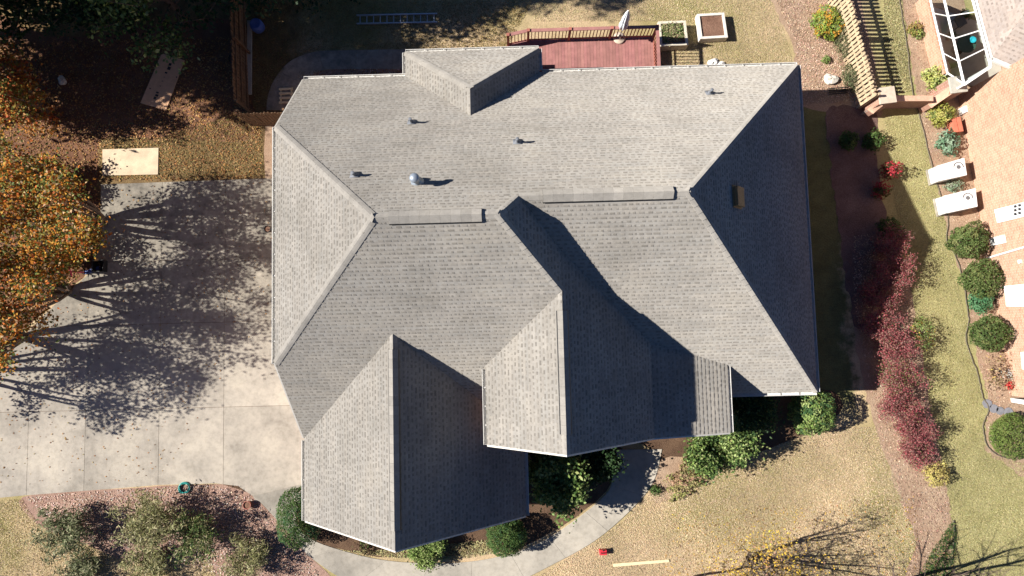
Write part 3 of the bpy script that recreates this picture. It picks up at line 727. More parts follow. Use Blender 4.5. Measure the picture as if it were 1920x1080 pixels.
wall([([V(-.85, -3.21, 0), V(3.8, -3.21, 0), V(3.8, -3.21, 5.85), V(1.38, -3.21, 8.15), V(-.85, -3.21, 5.95)], V(0, .2, 0)), ([V(6.45, -3.21, 0), V(7.4, -3.21, 0), V(7.4, -3.21, 4.05), V(6.45, -3.21, 4.35)], V(0, .2, 0)),
      ([V(3.802, -3.21, 2.6), V(6.448, -3.21, 2.6), V(6.448, -3.21, 4.35), V(4.75, -3.21, 4.95), V(3.802, -3.21, 5.8)], V(0, .2, 0))])
wall([wbox(-.85, -.65, -3.0, -.9, 3.0, 5.7), wbox(7.2, 7.398, -3.0, -1.86, 0, 3.95)])
def window(c, u, wd, hg, nrm):
    c, u, nrm = Vector(c), Vector(u), Vector(nrm); z = V(0, 0, 1); mb = MB()
    for a in (-wd/2-.06, wd/2): mb.obox(c+u*a-z*(hg/2), u*.06, nrm*.05, z*hg)
    for b_ in (-hg/2-.06, hg/2): mb.obox(c-u*(wd/2+.06)+z*b_, u*(wd+.12), nrm*.05, z*.06)
    mb.obox(c-u*.015-z*(hg/2), u*.03, nrm*.035, z*hg); f = mb.build('window', MT['white'], house)
    m2 = MB(); m2.obox(c-u*(wd/2)-z*(hg/2)+nrm*.004, u*wd, nrm*.01, z*hg); m2.build('pane', MT['dark'], f)
for c, u, wd, hg, nn in [((9.4, -1.85, 1.5), (1, 0, 0), 1.4, 1.5, (0, -1, 0)), ((-6.2, -6.4, 1.5), (1, 0, 0), 1.2, 1.5, (0, -1, 0)), ((-2.4, -6.4, 1.5), (1, 0, 0), 1.2, 1.5, (0, -1, 0)), ((1.4, -3.21, 1.5), (1, 0, 0), 1.5, 1.6, (0, -1, 0)),
                         ((11.2, 8, 1.5), (0, 1, 0), 1.2, 1.4, (1, 0, 0)), ((11.2, 2, 1.5), (0, 1, 0), 1.2, 1.4, (1, 0, 0)), ((-6.3, 10.55, 1.5), (1, 0, 0), 1.2, 1.4, (0, 1, 0)), ((9, 10.55, 1.5), (1, 0, 0), 1.4, 1.4, (0, 1, 0)), ((-8.2, 3.7, 4.4), (0, 1, 0), 1.2, 1.2, (-1, 0, 0))]:
    window(c, u, wd, hg, nn)
for y in (6.6, 2.9, -.8):
    mb = MB()
    for i in range(4): mb.obox(V(-8.202, y-1.25, .05+i*.54), V(-.03, 0, 0), V(0, 2.5, 0), V(0, 0, .525))
    mb.build('garage_door', MT['garage'], house)
mb = MB(); mb.obox(V(4.6, -1.852, .12), V(1.0, 0, 0), V(0, -.05, 0), V(0, 0, 2.1)); dr = mb.build('door', MT['deckdark'], house)
mb = MB(); mb.tube([V(5.5, -1.92, 1.1), V(5.5, -1.98, 1.1)], .03, 8); mb.build('handle', MT['metal'], dr)
mb = MB(); c = V(6.3, -3.42, 0); mb.box(c, (.26, .26, .2)); mb.box(c+V(0, 0, .2), (.18, .18, 2.4)); mb.box(c+V(0, 0, 2.6), (.28, .28, .12)); mb.build('porch_column', MT['white'], house)
mb = MB(); mb.obox(V(3.85, -4.35, .0), V(2.4, 0, 0), V(0, 2.48, 0), V(0, 0, .14)); mb.build('porch_step', MT['brick'], house)
def downspout(x, y, z1, z0=.1):
    mb = MB(); mb.tube([V(x, y, z1), V(x, y, z0+.2), V(x+.02, y, z0)], .04, 6); mb.build('downspout', MT['gutter'], house)
downspout(-8.26, 10.4, 2.9); downspout(-8.2, -6.46, 2.9); downspout(11.26, -1.7, 2.9); downspout(11.26, 10.4, 2.9)

# ================================================================== DECK
ZD = .75
dc = [P(951, 84, ZD), P(990, 72, ZD), P(1226, 70, ZD)]
xl, xc, xr = dc[0].x, dc[1].x, dc[2].x; yfr = (dc[1].y+dc[2].y)/2; ycl = dc[0].y; ywall = 10.60
deck = empty('deck', V((xl+xr)/2, 12, 0), 'raised red stained timber deck with railing behind the house', 'deck')
pitch = .142; x = xl; i = 0
while x < xr-.02:
    x1 = min(x+pitch-.007, xr); xm = (x+x1)/2
    yt = yfr if xm > xc else ycl+(yfr-ycl)*(xm-xl)/(xc-xl)
    yb = 11.62 if xm < .70 else ywall
    mb = MB(); g = random.uniform(.9, 1.08); mb.obox(V(x, yb, ZD-.035), V(x1-x, 0, 0), V(0, yt-yb, 0), V(0, 0, .035+random.uniform(-.002, .002)), (g, g*random.uniform(.95, 1.03), g))
    mb.build('board', MT['deckboard_attr'], deck); x += pitch
mb = MB()
for a, b in ((V(xl, 11.65, 0), V(xl, ycl, 0)), (V(xl, ycl, 0), V(xc, yfr, 0)), (V(xc, yfr, 0), V(xr, yfr, 0)), (V(xr, yfr, 0), V(xr, ywall, 0))):
    d = (b-a); nn = d.normalized().cross(V(0, 0, 1)); mb.obox(a-nn*.012, d, -nn*.02, V(0, 0, ZD-.04))
mb.build('skirt', MT['deckdark'], deck)
RH = 1.0
posts = [V(xl+.05, ycl-.02, ZD), V(xc, yfr-.05, ZD), P(1066, 70, ZD), P(1142, 69.5, ZD), V(xr-.05, yfr-.05, ZD), V(xr-.05, 10.75, ZD)]
posts[2].y = posts[3].y = yfr-.05
pm = MB(); pm.box((0, 0, 0), (.10, .10, RH+.06)); pm.prism([V(-.065, -.065, RH+.085), V(.065, -.065, RH+.085), V(.065, .065, RH+.085), V(-.065, .065, RH+.085)], (0, 0, -.025)); pme = pm.mesh('railing_post', MT['deckdark'])
for q in posts: o = link('railing_post', pme, deck); o.location = q
bm_ = MB(); bm_.box((0, 0, 0), (.035, .035, RH-.16)); bme = bm_.mesh('baluster', MT['deckdark'])
for a, b in zip(posts[:-1], posts[1:]):
    d = b-a; L = d.length; ax = d.normalized(); nn = ax.cross(V(0, 0, 1))
    mb = MB(); mb.obox(a+ax*.052-nn*.07+V(0, 0, RH), ax*(L-.104), nn*.14, V(0, 0, .035)); mb.build('top_rail', MT['deckboard'], deck)
    mb = MB(); mb.obox(a+ax*.052-nn*.02+V(0, 0, .09), ax*(L-.104), nn*.04, V(0, 0, .06)); mb.build('bottom_rail', MT['deckdark'], deck)
    m_ = int(L/.14)
    for j in range(1, m_): o = link('baluster', bme, deck); o.location = a+ax*(L*j/m_)+V(0, 0, .15)
# bench against the wall corner
b0 = P(1017, 124, ZD+.45); bench = empty('bench', V(b0.x, b0.y, ZD), 'low dark red bench on the deck in the corner by the dormer eave', 'bench')
for j in range(3): mb = MB(); mb.obox(V(b0.x-.25, b0.y-.36+j*.14, ZD+.42), V(.80, 0, 0), V(0, .13, 0), V(0, 0, .04)); mb.build('slat', MT['deckdark'], bench)
for sx_ in (0, .66): mb = MB(); mb.obox(V(b0.x-.22+sx_, b0.y-.34, ZD), V(.08, 0, 0), V(0, .36, 0), V(0, 0, .418)); mb.build('leg', MT['deckdark'], bench)
# folded parasol
c = P(1161, 72, ZD); par = empty('parasol', c, 'folded pale blue parasol standing on a round base on the red deck', 'parasol')
mb = MB(); mb.lathe(c, [(.27, 0), (.27, .05), (.22, .08), (.06, .10), (.05, .3), (.03, .31)], 24); mb.build('base', MT['stone'], par, True)
mb = MB(); mb.tube([c, c+V(0, 0, 2.55)], .022, 8); mb.build('pole', MT['metal'], par, True)
mb = MB(); n = 32; rings = [(1.05, .10), (1.1, .155), (1.35, .165), (1.6, .13), (1.62, .115), (1.66, .13), (1.95, .12), (2.3, .075), (2.5, .03)]
for z, r in rings:
    for q in range(n):
        a = 2*math.pi*q/n; rr = r*(1+.30*math.cos(a*8+z*.8)); mb.v.append((c.x+rr*math.cos(a), c.y+rr*math.sin(a), c.z+z))
for i in range(len(rings)-1):
    for q in range(n): mb.f.append((i*n+q, i*n+(q+1) % n, (i+1)*n+(q+1) % n, (i+1)*n+q))
mb.build('canopy', MT['canvas'], par, True)
mb = MB(); mb.lathe(c+V(0, 0, 2.5), [(.03, 0), (.04, .04), (.02, .09), (.004, .1)], 10); mb.build('finial', MT['white'], par, True)

# ================================================================== RAISED BEDS
def raised_bed(pxs, h, m, label, plants):
    q = [P(x, y, h) for x, y in pxs]; cen = sum(q, V(0, 0, 0))/4; cen.z = 0
    root = empty('raised_bed', cen, label, 'planter', 'raised garden beds behind the house'); t = .11
    for i in range(4):
        a, b = q[i], q[(i+1) % 4]; d = (b-a).normalized(); inn = V(-d.y, d.x, 0)
        if inn.dot(cen-a) < 0: inn = -inn
        for lv in range(2):
            mb = MB(); o0 = V(a.x, a.y, lv*h/2); mb.obox(o0+(d*.0 if i % 2 else d*t), d*((b-a).length-(0 if i % 2 else 2*t)), inn*t, V(0, 0, h/2-.004)); bevel(mb.build('board', m, root), .006)
    ins = [p+(V(cen.x, cen.y, p.z)-p).normalized()*t*.9 for p in q]
    mb = MB(); mb.prism([V(p.x, p.y, h*.82) for p in (ins if area2([(p.x, p.y) for p in ins]) > 0 else ins[::-1])], (0, 0, -h*.8)); mb.build('soil', MT['soil'], root)
    if plants:
        pts = []
        for _ in range(40):
            a, b = RNG.uniform(.12, .88, 2); e1 = ins[0].lerp(ins[1], a); e2 = ins[3].lerp(ins[2], a); e = e1.lerp(e2, b); pts.append((e.x, e.y, h*.9))
        cc, cid, off = clump_leaves(pts, 55, .16, .6)
        link('vegetable_leaves', leaf_mesh('vegetable_leaves', cc, .07, clump_cols(cid, 40, [(3, (.17, .25, .08)), (2, (.26, .29, .13)), (3, (.40, .35, .19)), (1, (.45, .32, .22))])), root)
    return root
raised_bed([(1234, 40), (1286, 38), (1291, 84), (1238, 87)], .52, MT['bed_wood'], 'raised timber bed full of green plants beside the red deck', True)
raised_bed([(1307, 26), (1358, 23), (1365, 70), (1313, 73)], .42, MT['bed_wood2'], 'pale raised timber bed of bare brown soil on the back lawn', False)

# ================================================================== LOOSE THINGS
def sheet(pxs, th, m, name, label, cat, z=.045):
    q = [P(x, y, z+th) for x, y in pxs]; q = q if area2([(p.x, p.y) for p in q]) > 0 else q[::-1]
    mb = MB(); mb.prism(q, (0, 0, -th)); return tag(mb.build(name, m), label, cat)
sheet([(192, 280), (297, 277), (296, 327), (192, 329)], .02, MT['plywood'], 'plywood_sheet', 'pale sunlit plywood sheet lying on leaves at the top of the driveway', 'board')
osb = sheet([(303, 100), (346, 113), (311, 207), (263, 193)], .02, MT['osb'], 'board_sheet', 'brown board with dark printed marks lying in the shade by the trees', 'board')
mk = MB(); q0, q1, q2 = P(263, 193, .07), P(303, 100, .07), P(311, 207, .07); uu = (q1-q0); vv = (q2-q0)
for (a, b, da, db) in [(.14, .62, .05, .10), (.20, .60, .04, .12), (.26, .61, .03, .10), (.66, .60, .03, .09), (.74, .58, .06, .12), (.82, .59, .05, .10), (.5, .58, .012, .05), (.58, .58, .012, .04), (.4, .58, .012, .04), (.12, .2, .025, .04), (.64, .15, .02, .05), (.3, .9, .02, .05), (.86, .85, .02, .05)]:
    o_ = q0+uu*a+vv*(1-b); o_.z = .0675; mk.quad(o_, o_+vv*db, o_+vv*db+uu*da, o_+uu*da)
o = mk.build('printed_mark', MT['black'], osb)
sheet([(1149, 1057), (1254, 1049), (1255, 1054), (1150, 1063)], .045, MT['plank'], 'timber_plank', 'long pale timber plank lying on the front lawn', 'plank', .015)
# ladder
la, lb = P(669, 37, .05), P(820, 34, .05); ax = (lb-la).normalized(); nn = V(-ax.y, ax.x, 0); L = (lb-la).length
lad = empty('ladder', V(la.x, la.y, 0), 'aluminium ladder lying flat on the shaded back lawn', 'ladder')
for s in (-1, 1): mb = MB(); mb.obox(la+nn*s*.20-nn*.025+V(0, 0, -.03), ax*L, nn*.05, V(0, 0, .09)); mb.build('side_rail', MT['metal'], lad)
for i in range(12): mb = MB(); p = la+ax*(L*(i+.5)/12); mb.tube([p-nn*.19, p+nn*.19], .022, 8); mb.build('rung', MT['metal'], lad)
# small pallet on the back walkway
pc_ = P(538, 181); pal_ = empty('pallet', pc_, 'small pale wooden pallet on the shaded back walkway near the eave', 'pallet')
for j in range(4): mb = MB(); mb.obox(V(pc_.x-.33, pc_.y-.36+j*.21, .10), V(.64, 0, 0), V(0, .10, 0), V(0, 0, .02)); mb.build('slat', MT['plank'], pal_)
for j in range(2): mb = MB(); mb.obox(V(pc_.x-.28+j*.48, pc_.y-.36, .036), V(.05, 0, 0), V(0, .73, 0), V(0, 0, .063)); mb.build('runner', MT['plank'], pal_)
# blue barrel
c = P(486, 53); br = empty('barrel', c, 'blue plastic barrel standing in the shade by the side fence', 'barrel')
mb = MB(); mb.lathe(c, [(.24, 0), (.28, .04), (.285, .15), (.30, .17), (.285, .19), (.29, .30), (.30, .32), (.285, .34), (.27, .44), (.22, .47)], 28); mb.build('body', MT['bluep'], br, True)
mb = MB(); mb.lathe(c, [(.235, .471), (.25, .485), (.24, .50), (.20, .49), (.005, .49)], 28); mb.build('lid', MT['bluep'], br, True)
# black pot on the fence line and black drain pot
def pot(px, r, h, label, m, name='pot', z0=0.0, plant=None):
    c = P(px[0], px[1], z0); root = empty(name, c, label, 'pot')
    mb = MB(); mb.lathe(c, [(r*.72, 0), (r*.95, h*.85), (r*1.06, h*.87), (r*1.06, h), (r*.92, h), (r*.9, h*.8), (.004, h*.8)], 20); mb.build('body', m, root, True)
    mb = MB(); mb.lathe(c+V(0, 0, h*.82), [(r*.88, 0), (.004, .01)], 16); mb.build('soil', MT['soil'], root)
    if plant:
        cc, cid, off = clump_leaves([(c.x+random.uniform(-r, r)*.5, c.y+random.uniform(-r, r)*.5, c.z+h*1.15) for _ in range(8)], 60, r*.8)
        link('leaves', leaf_mesh('leaves', cc, .07, clump_cols(cid, 8, plant)), root)
    return root
pot((444, 116), .21, .42, 'round black pot hanging low against the shaded side fence', MT['black'])
pot((505, 431), .15, .28, 'small black pot on the driveway close to the house wall', MT['black'])
pot((467, 945), .17, .26, 'small dark red pot in the bed beside the curved walkway', MT['deckdark'])
# basket of tools under the maple
c = P(192, 500); cr = empty('crate', c, 'black crate at the driveway edge half under the orange trees', 'crate')
for dx, dy, sx_, sy_ in ((-.24, 0, .03, .52), (.24, 0, .03, .52), (0, -.245, .45, .03), (0, .245, .45, .03)): mb = MB(); mb.box(c+V(dx, dy, .03), (sx_, sy_, .34)); mb.build('side', MT['black'], cr)
mb = MB(); mb.box(c+V(0, 0, .031), (.45, .46, .02)); mb.build('bottom', MT['black'], cr)
c = P(176, 507); kk_ = empty('toy_scooter', c, 'pink and blue toy scooter under the orange tree leaves', 'toy')
mb = MB(); mb.box(c+V(0, 0, .08), (.75, .16, .05), .3); mb.build('footboard', MT['bluep'], kk_)
mb = MB(); mb.tube([c+V(-.36, -.1, .1), c+V(-.44, -.13, .95)], .03, 8); mb.build('steering_post', MT['pinkp'], kk_)
mb = MB(); mb.tube([c+V(-.36, -.36, .95), c+V(-.52, .1, .95)], .035, 8); mb.build('handlebar', MT['pinkp'], kk_)
for s in (-.38, .36):
    mb = MB(); cc = c+V(s, s*.3, .08); mb.tube([cc-V(-.012, .03, 0), cc+V(-.012, .03, 0)], .08, 14); mb.build('wheel', MT['black'], kk_)
# coiled hose
c = P(347, 914); mb = MB(); pts = []
for i in range(150):
    a = i*2*math.pi/25; r = .225+.03*math.sin(i*.37); pts.append(c+V(r*math.cos(a), r*math.sin(a)*.95, .05+.012*(i//25)+.01*math.sin(i*.9)))
mb.tube(pts, .019, 6)
tag(mb.build('garden_hose', MT['teal'], None, True), 'coiled teal garden hose at the edge of the driveway bed', 'hose')
# red gas can on the lawn
c = P(1130, 1033); gc = empty('fuel_can', c, 'small red fuel can standing alone on the front lawn', 'fuel can')
mb = MB(); mb.box(c, (.32, .22, .26)); bevel(mb.build('body', MT['redp'], gc), .03, 3)
mb = MB(); mb.tube([c+V(-.1, 0, .26), c+V(-.1, 0, .33), c+V(.08, 0, .33), c+V(.1, 0, .26)], .018, 6); mb.build('handle', MT['black'], gc)
mb = MB(); mb.tube([c+V(.0, .08, .25), c+V(.0, .14, .34)], .03, 8); mb.build('cap', MT['black'], gc)
# boulders
def rock(px, r, label, m=None, sq=.6, name='boulder'):
    c = P(*px); mb = MB(); n, mm = 12, 7; ph = [random.uniform(0, 6) for _ in range(4)]
    prof = []
    for i in range(mm):
        th = math.pi*(i+.3)/(mm-.4)
        for j in range(n):
            a = 2*math.pi*j/n; rr = r*(1+.18*math.sin(2*a+ph[0])+.12*math.sin(3*a+ph[1]+th*2)+.10*math.sin(5*th+ph[2]+a))
            mb.v.append((c.x+rr*math.sin(th)*math.cos(a), c.y+rr*math.sin(th)*math.sin(a), c.z+r*sq*.5+rr*sq*math.cos(th)))
    for i in range(mm-1):
        for j in range(n): mb.f.append((i*n+j, (i+1)*n+j, (i+1)*n+(j+1) % n, i*n+(j+1) % n))
    mb.f.append(tuple(range(n)))
    return tag(mb.build(name, m or MT['rock']), label, 'rock')
rock((1556, 150), .28, 'pale boulder in the straw bed near the picket fence'); rock((1336, 119), .22, 'pale rock on the back lawn against the eave', MT['white_rock']); rock((1350, 122), .17, 'smaller white rock beside the pale rock at the eave', MT['white_rock']); rock((118, 152), .2, 'small stone lying in the deep shade among leaves')
# stepping stones
ss = [((1850, 757), .2), ((1862, 766), .19), ((1874, 770), .18), ((1890, 772), .19)]
for i, (q, r) in enumerate(ss):
    c = P(*q); mb = MB(); mb.prism([V(c.x+r*(1+.1*math.sin(3*a+i))*math.cos(a), c.y+r*math.sin(a), .05) for a in [2*math.pi*j/12 for j in range(12)]], (0, 0, -.05))
    tag(mb.build('stepping_stone', MT['bluestone']), ['stepping stone nearest the lawn edging, first of the row', 'second stepping stone from the lawn edging', 'third stepping stone from the lawn edging', 'stepping stone nearest the brick wall, last of the row'][i], 'stone', 'grey stepping stones across the neighbour bed')
# iron grate lying in the straw bed
c = P(1570, 172); gr = empty('iron_grate', c, 'dark iron grate lying in the straw bed below the boulder', 'grate')
for j in range(4): mb = MB(); mb.obox(V(c.x-.42, c.y-.14+j*.085, .03), V(.85, .05, 0), V(0, .03, 0), V(0, 0, .05)); mb.build('bar', MT['black'], gr)
# edging strip on the neighbour lawn
ep = smooth_poly([P(*q).to_2d() for q in [(1685, 0), (1700, 90), (1709, 170), (1722, 215), (1735, 265), (1755, 345), (1776, 405), (1773, 450), (1790, 480), (1803, 520), (1812, 575), (1815, 605), (1810, 640), (1832, 700), (1840, 740), (1852, 765), (1842, 800), (1850, 835), (1868, 852), (1890, 860)]], 6, .02, False)
mb = MB(); mb.tube([V(p.x, p.y, .05) for p in ep], .024, 5)
tag(mb.build('lawn_edging', MT['edging']), 'thin dark edging winding between the neighbour lawn and bed', 'edging')
ep = smooth_poly([P(*q).to_2d() for q in [(1786, 975), (1788, 1000), (1785, 1030), (1780, 1060), (1770, 1110)]], 6, .01, False)
mb = MB(); mb.tube([V(p.x, p.y, .06) for p in ep], .04, 5)
tag(mb.build('lawn_edging', MT['edging']), 'thick dark edging beside the dark green ground cover at the bottom', 'edging')

# ================================================================== FENCES
def fence(a, b, h, m, label, pitch=.2, wd=.125, both=False, cap=True):
    d = b-a; L = d.length; ax = d.normalized(); nn = ax.cross(V(0, 0, 1)); root = empty('fence', a, label, 'fence'); rz = math.atan2(ax.y, ax.x)
    me = []
    for var in range(3):
        mb = MB(); hh = h*(.985, 1.0, 1.015)[var]; mb.prism([V(-wd/2, -.01, 0), V(wd/2, -.01, 0), V(wd/2, -.01, hh-.05), V(wd/2-.035, -.01, hh), V(-wd/2+.035, -.01, hh), V(-wd/2, -.01, hh-.05)], (0, .02, 0)); me.append(mb.mesh('picket', m))
    n = int(L/pitch)
    for i in range(n+1):
        s = (1 if (i % 2 or not both) else -1)
        o = link('picket', random.choice(me), root); o.location = a+ax*(pitch*i)+nn*s*.042+V(0, 0, .04); o.rotation_euler = (random.uniform(-.015, .015), random.uniform(-.01, .01), rz)
        o.matrix_parent_inverse = Matrix.Translation(-Vector(a))
    for z in (.3, h*.52, h-.32): mb = MB(); mb.obox(a-nn*.03+V(0, 0, z), d, nn*.06, V(0, 0, .085)); mb.build('rail', m, root)
    np_ = max(1, int(L/2.4))
    for i in range(np_+1): mb = MB(); mb.box(a+ax*(L*i/np_)-nn*.085, (.09, .09, h+.05), rz); mb.build('post', m, root)
    return root
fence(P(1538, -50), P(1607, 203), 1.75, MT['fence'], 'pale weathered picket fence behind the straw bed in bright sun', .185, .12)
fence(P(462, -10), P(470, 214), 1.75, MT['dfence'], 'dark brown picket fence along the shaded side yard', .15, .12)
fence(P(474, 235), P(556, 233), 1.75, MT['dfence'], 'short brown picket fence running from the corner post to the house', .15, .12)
tp = P(463, 40); bp = P(468, 178)
mb = MB(); mb.obox(V(tp.x+.05, bp.y, 0), V(.2, 0, 0), V(0, tp.y-bp.y, 0), V(0, 0, .09)); tag(mb.build('timber_curb', MT['graystone']), 'grey kerb strip along the foot of the shaded picket fence', 'kerb')

# brick garden wall and its piers
def pier(px, zc, label, capm, sz=.72):
    t = P(px[0], px[1], zc); c = V(t.x, t.y, 0); root = empty('brick_pier', c, label, 'pier', 'brick piers of the garden wall')
    mb = MB(); mb.box(c, (sz-.1, sz-.1, zc-.1), .1); mb.build('shaft', MT['brick'], root)
    mb = MB(); mb.box(c+V(0, 0, zc-.099), (sz, sz, .1), .1); bevel(mb.build('cap', capm, root), .012); return c
c1 = pier((1664, 178), 1.5, 'brick pier with pale cap at the foot of the sunny picket fence', MT['stone'])
c2 = pier((1797, 158), 1.5, 'brick pier with grey cap beside the glass sunroom', MT['graystone'])
def sloped_wall(root, a, za, b, zb, th=.3):
    d = (b-a).normalized(); nn = V(-d.y, d.x, 0)*th/2; n = 8; mb = MB(); cp = MB()
    for i in range(n):
        t0, t1 = i/n, (i+1)/n; f = lambda t: za+(zb-za)*(1-(1-t)**2)
        p0, p1 = a.lerp(b, t0), a.lerp(b, t1); z0, z1 = f(t0), f(t1)
        q = [p0-nn, p1-nn, p1+nn, p0+nn]; zz = [z0, z1, z1, z0]; base = len(mb.v)
        mb.v += [(v.x, v.y, 0) for v in q]+[(v.x, v.y, z) for v, z in zip(q, zz)]; mb.f += [(base+i_, base+(i_+1) % 4, base+4+(i_+1) % 4, base+4+i_) for i_ in range(4)]+[(base+4, base+5, base+6, base+7)]
        e = nn*1.12; q = [p0-e, p1-e, p1+e, p0+e]; cp.prism([V(v.x, v.y, z+.062) for v, z in zip(q, zz)], (0, 0, -.06))
    mb.build('brick_course', MT['brick'], root); cp.build('coping', MT['coping'], root)
gw = empty('garden_wall', V(c1.x, c1.y, 0), 'red brick garden wall with swept coping between the two piers', 'wall')
w1 = P(1632, 209, .62); w1.z = 0
d1 = (w1-c1).normalized(); sloped_wall(gw, c1+d1*.32, 1.32, w1, .55)
w2 = P(1742, 197, .62); w2.z = 0
d2 = (w2-c2).normalized(); sloped_wall(gw, c2+d2*.32, 1.38, w2, .60)
m1 = c1+V(.33, .02, 0); m2 = w2+V(-.02, .18, 0); sloped_wall(gw, m1, .95, m2, .92, .22)

# ================================================================== NEIGHBOUR
nh = empty('neighbour_house', P(1800, 200), 'neighbouring peach brick house with white windows at the right edge', 'house')
WA = P(1796, 178); WB = P(1897, 742)
wd_ = (WB-WA).normalized(); wn = V(wd_.y, -wd_.x, 0); wn = wn if wn.x < 0 else -wn
Lw = (WB-WA).length
mb = MB(); mb.obox(WA, wd_*Lw, -wn*9, V(0, 0, 6.6)); mb.build('wall', MT['nbrick'], nh)
def WPt(px, py): return on_plane(px, py, WA+wn*.0, wn)
def wpanel(pxs, th, name, m, par, off=.0):
    q = [WPt(*p)+wn*(off+th) for p in pxs]
    cr_ = (q[1]-q[0]).cross(q[2]-q[1])
    if cr_.dot(wn) < 0: q = q[::-1]
    mb = MB(); mb.prism(q, -wn*th); return mb.build(name, m, par)
w1_ = wpanel([(1866, 393), (1872, 418), (1926, 405), (1921, 379)], .05, 'window', MT['white'], nh)
for a in range(3):
    for b in range(2):
        x0 = 1903+b*8; y0 = 385+a*7.2-b*2
        wpanel([(x0, y0), (x0+1.2, y0+4.6), (x0+6.2, y0+3.4), (x0+5, y0-1.2)], .006, 'pane', MT['dark'], w1_, .05)
wpanel([(1857, 447), (1860, 461), (1887, 455), (1884, 440)], .05, 'hatch', MT['white'], nh)
w3_ = wpanel([(1885, 536), (1889, 574), (1940, 575), (1936, 531)], .06, 'window', MT['white'], nh)
wpanel([(1945, 538), (1946, 555), (1955, 555), (1954, 537)], .006, 'pane', MT['dark'], w3_, .06)
w4_ = wpanel([(1916, 660), (1919, 692), (1950, 696), (1947, 657)], .06, 'window', MT['white'], nh)
wpanel([(1883, 744), (1884, 751), (1935, 760), (1934, 751)], .08, 'door_sill', MT['white'], nh)
a, b = WPt(1845, 486)+wn*.05, WPt(1930, 461)+wn*.05
mb = MB(); mb.tube([a, b], .045, 6); mb.build('downspout', MT['white'], nh)
a = WPt(1914, 490); mb = MB(); mb.tube([a, a+wn*.08], .09, 12); mb.build('wall_vent', MT['gutter'], nh)
a = WPt(1806, 208); mb = MB(); mb.box(a+wn*.05-V(0, 0, .2), (.1, .3, .5), .1); mb.build('meter_box', MT['gutter'], nh)
# roof over the rear wing
ze = 3.3
e0, e1, e2 = P(1822, -40, ze), P(1861, 106, ze), P(1990, 160, ze)
ridge_hi = P(2010, -90, 6.6)
PN = [[e0, e1, ridge_hi, ridge_hi+V(-2, 4, 0)], [e1, e2, ridge_hi+V(4, -2, 0), ridge_hi]]
# make both planes exactly flat
def flat_plane(a, b, c, d):
    n = (b-a).cross(c-a); n.normalize(); d = Vector(d); d.z = a.z-((d.x-a.x)*n.x+(d.y-a.y)*n.y)/n.z; return [a, b, c, d]
PN = [flat_plane(e0, e1, ridge_hi, P(1990, -200, 6.6)), flat_plane(e1, e2, ridge_hi, P(2150, 60, 6))]
PN[1] = [PN[1][0], PN[1][1], PN[1][3], PN[1][2]]
nrm_ = MB(); nsm = MB()
for i, pl in enumerate(PN):
    top = [p-V(0, 0, .02) for p in pl]; nrm_.prism(top if area2([(p.x, p.y) for p in top]) > 0 else top[::-1], (0, 0, -.18)); shingle_plane(nsm, pl, seed=80+i, dark=.8)
nroof = nrm_.build('roof', MT['white'], nh)
tag(nsm.build('shingle_field', MT['nshingle'], nroof), kind='stuff')
for a, b in ((e0, e1), (e1, e2)):
    d = (b-a).normalized(); o_ = V(d.y, -d.x, 0); o_ = o_ if o_.dot(V(-1, -.6, 0)) > 0 else -o_
    g_ = gutter(a, b, o_, nh, False); g_.data.materials[0] = MT['white']
mb = MB(); sw = V(2.9, .45+2.9*(e2.y-e1.y)/(e2.x-e1.x), 0)
for a, b in ((e0+V(2.9, .5, 0), e1+sw+V(0, .2, 0)), (e1+sw, e2+V(.5, .45, 0))): mb.obox(V(a.x, a.y, 0), V(b.x-a.x, b.y-a.y, 0), V(.15, .15, 0), V(0, 0, 3.05))
mb.build('wing_wall', MT['nbrick'], nh)

# glass sunroom
sr = empty('sunroom', P(1780, 100), 'glass sunroom with white bars against the neighbouring house', 'sunroom')
k0, k1 = P(1742, -12, .85), P(1777, 137, .85); m0, m1_ = P(1768, -12, 1.95), P(1808, 158, 1.95); r0, r1_ = P(1825, -12, 3.1), P(1858, 124, 3.1)
def g0(p): return V(p.x, p.y, 0)
def bar(a, b, r, name='bar', m=None): mb = MB(); mb.tube([a, b], r, 4); return mb.build(name, m or MT['white'], sr)
mb = MB(); nrmk = (k1-k0).normalized(); ok_ = V(-nrmk.y, nrmk.x, 0); ok_ = ok_ if ok_.x < 0 else -ok_
mb.obox(g0(k0)-ok_*.02, g0(k1)-g0(k0), ok_*.16, V(0, 0, .85)); mb.build('knee_wall', MT['nbrick'], sr)
mb = MB(); mb.prism([V(p.x, p.y, .06) for p in ((k0-ok_*.03), (r0+V(2.8, 0, 0)), (r1_+V(2.8, 0, 0)), (k1-ok_*.03))][::-1] if area2([(p.x, p.y) for p in (k0, r0, r1_, k1)]) < 0 else [V(p.x, p.y, .06) for p in ((k0-ok_*.03), r0+V(2.8, 0, 0), r1_+V(2.8, 0, 0), (k1-ok_*.03))], (0, 0, -.05)); mb.build('floor', MT['tile'], sr)
bar(k0, k1, .055); bar(m0, m1_, .06); bar(r0, r1_, .07); bar(k1, m1_, .05); bar(m1_, r1_, .075)
bar(k1, V(k1.x, k1.y, .02), .05); bar(V(r1_.x, r1_.y, .02), r1_, .06); bar(V(m1_.x, m1_.y, .02), m1_, .05)
nd = 4
for i in range(nd):
    t0, t1 = i/nd, (i+1)/nd
    if i: bar(k0.lerp(k1, t0), m0.lerp(m1_, t0), .026); bar(m0.lerp(m1_, t0), r0.lerp(r1_, t0), .026)
    for (a, b, c, d) in ((k0.lerp(k1, t0), k0.lerp(k1, t1), m0.lerp(m1_, t1), m0.lerp(m1_, t0)), (m0.lerp(m1_, t0), m0.lerp(m1_, t1), r0.lerp(r1_, t1), r0.lerp(r1_, t0))):
        mb = MB(); mb.quad(a, b, c, d); mb.build('pane', MT['glass'], sr)
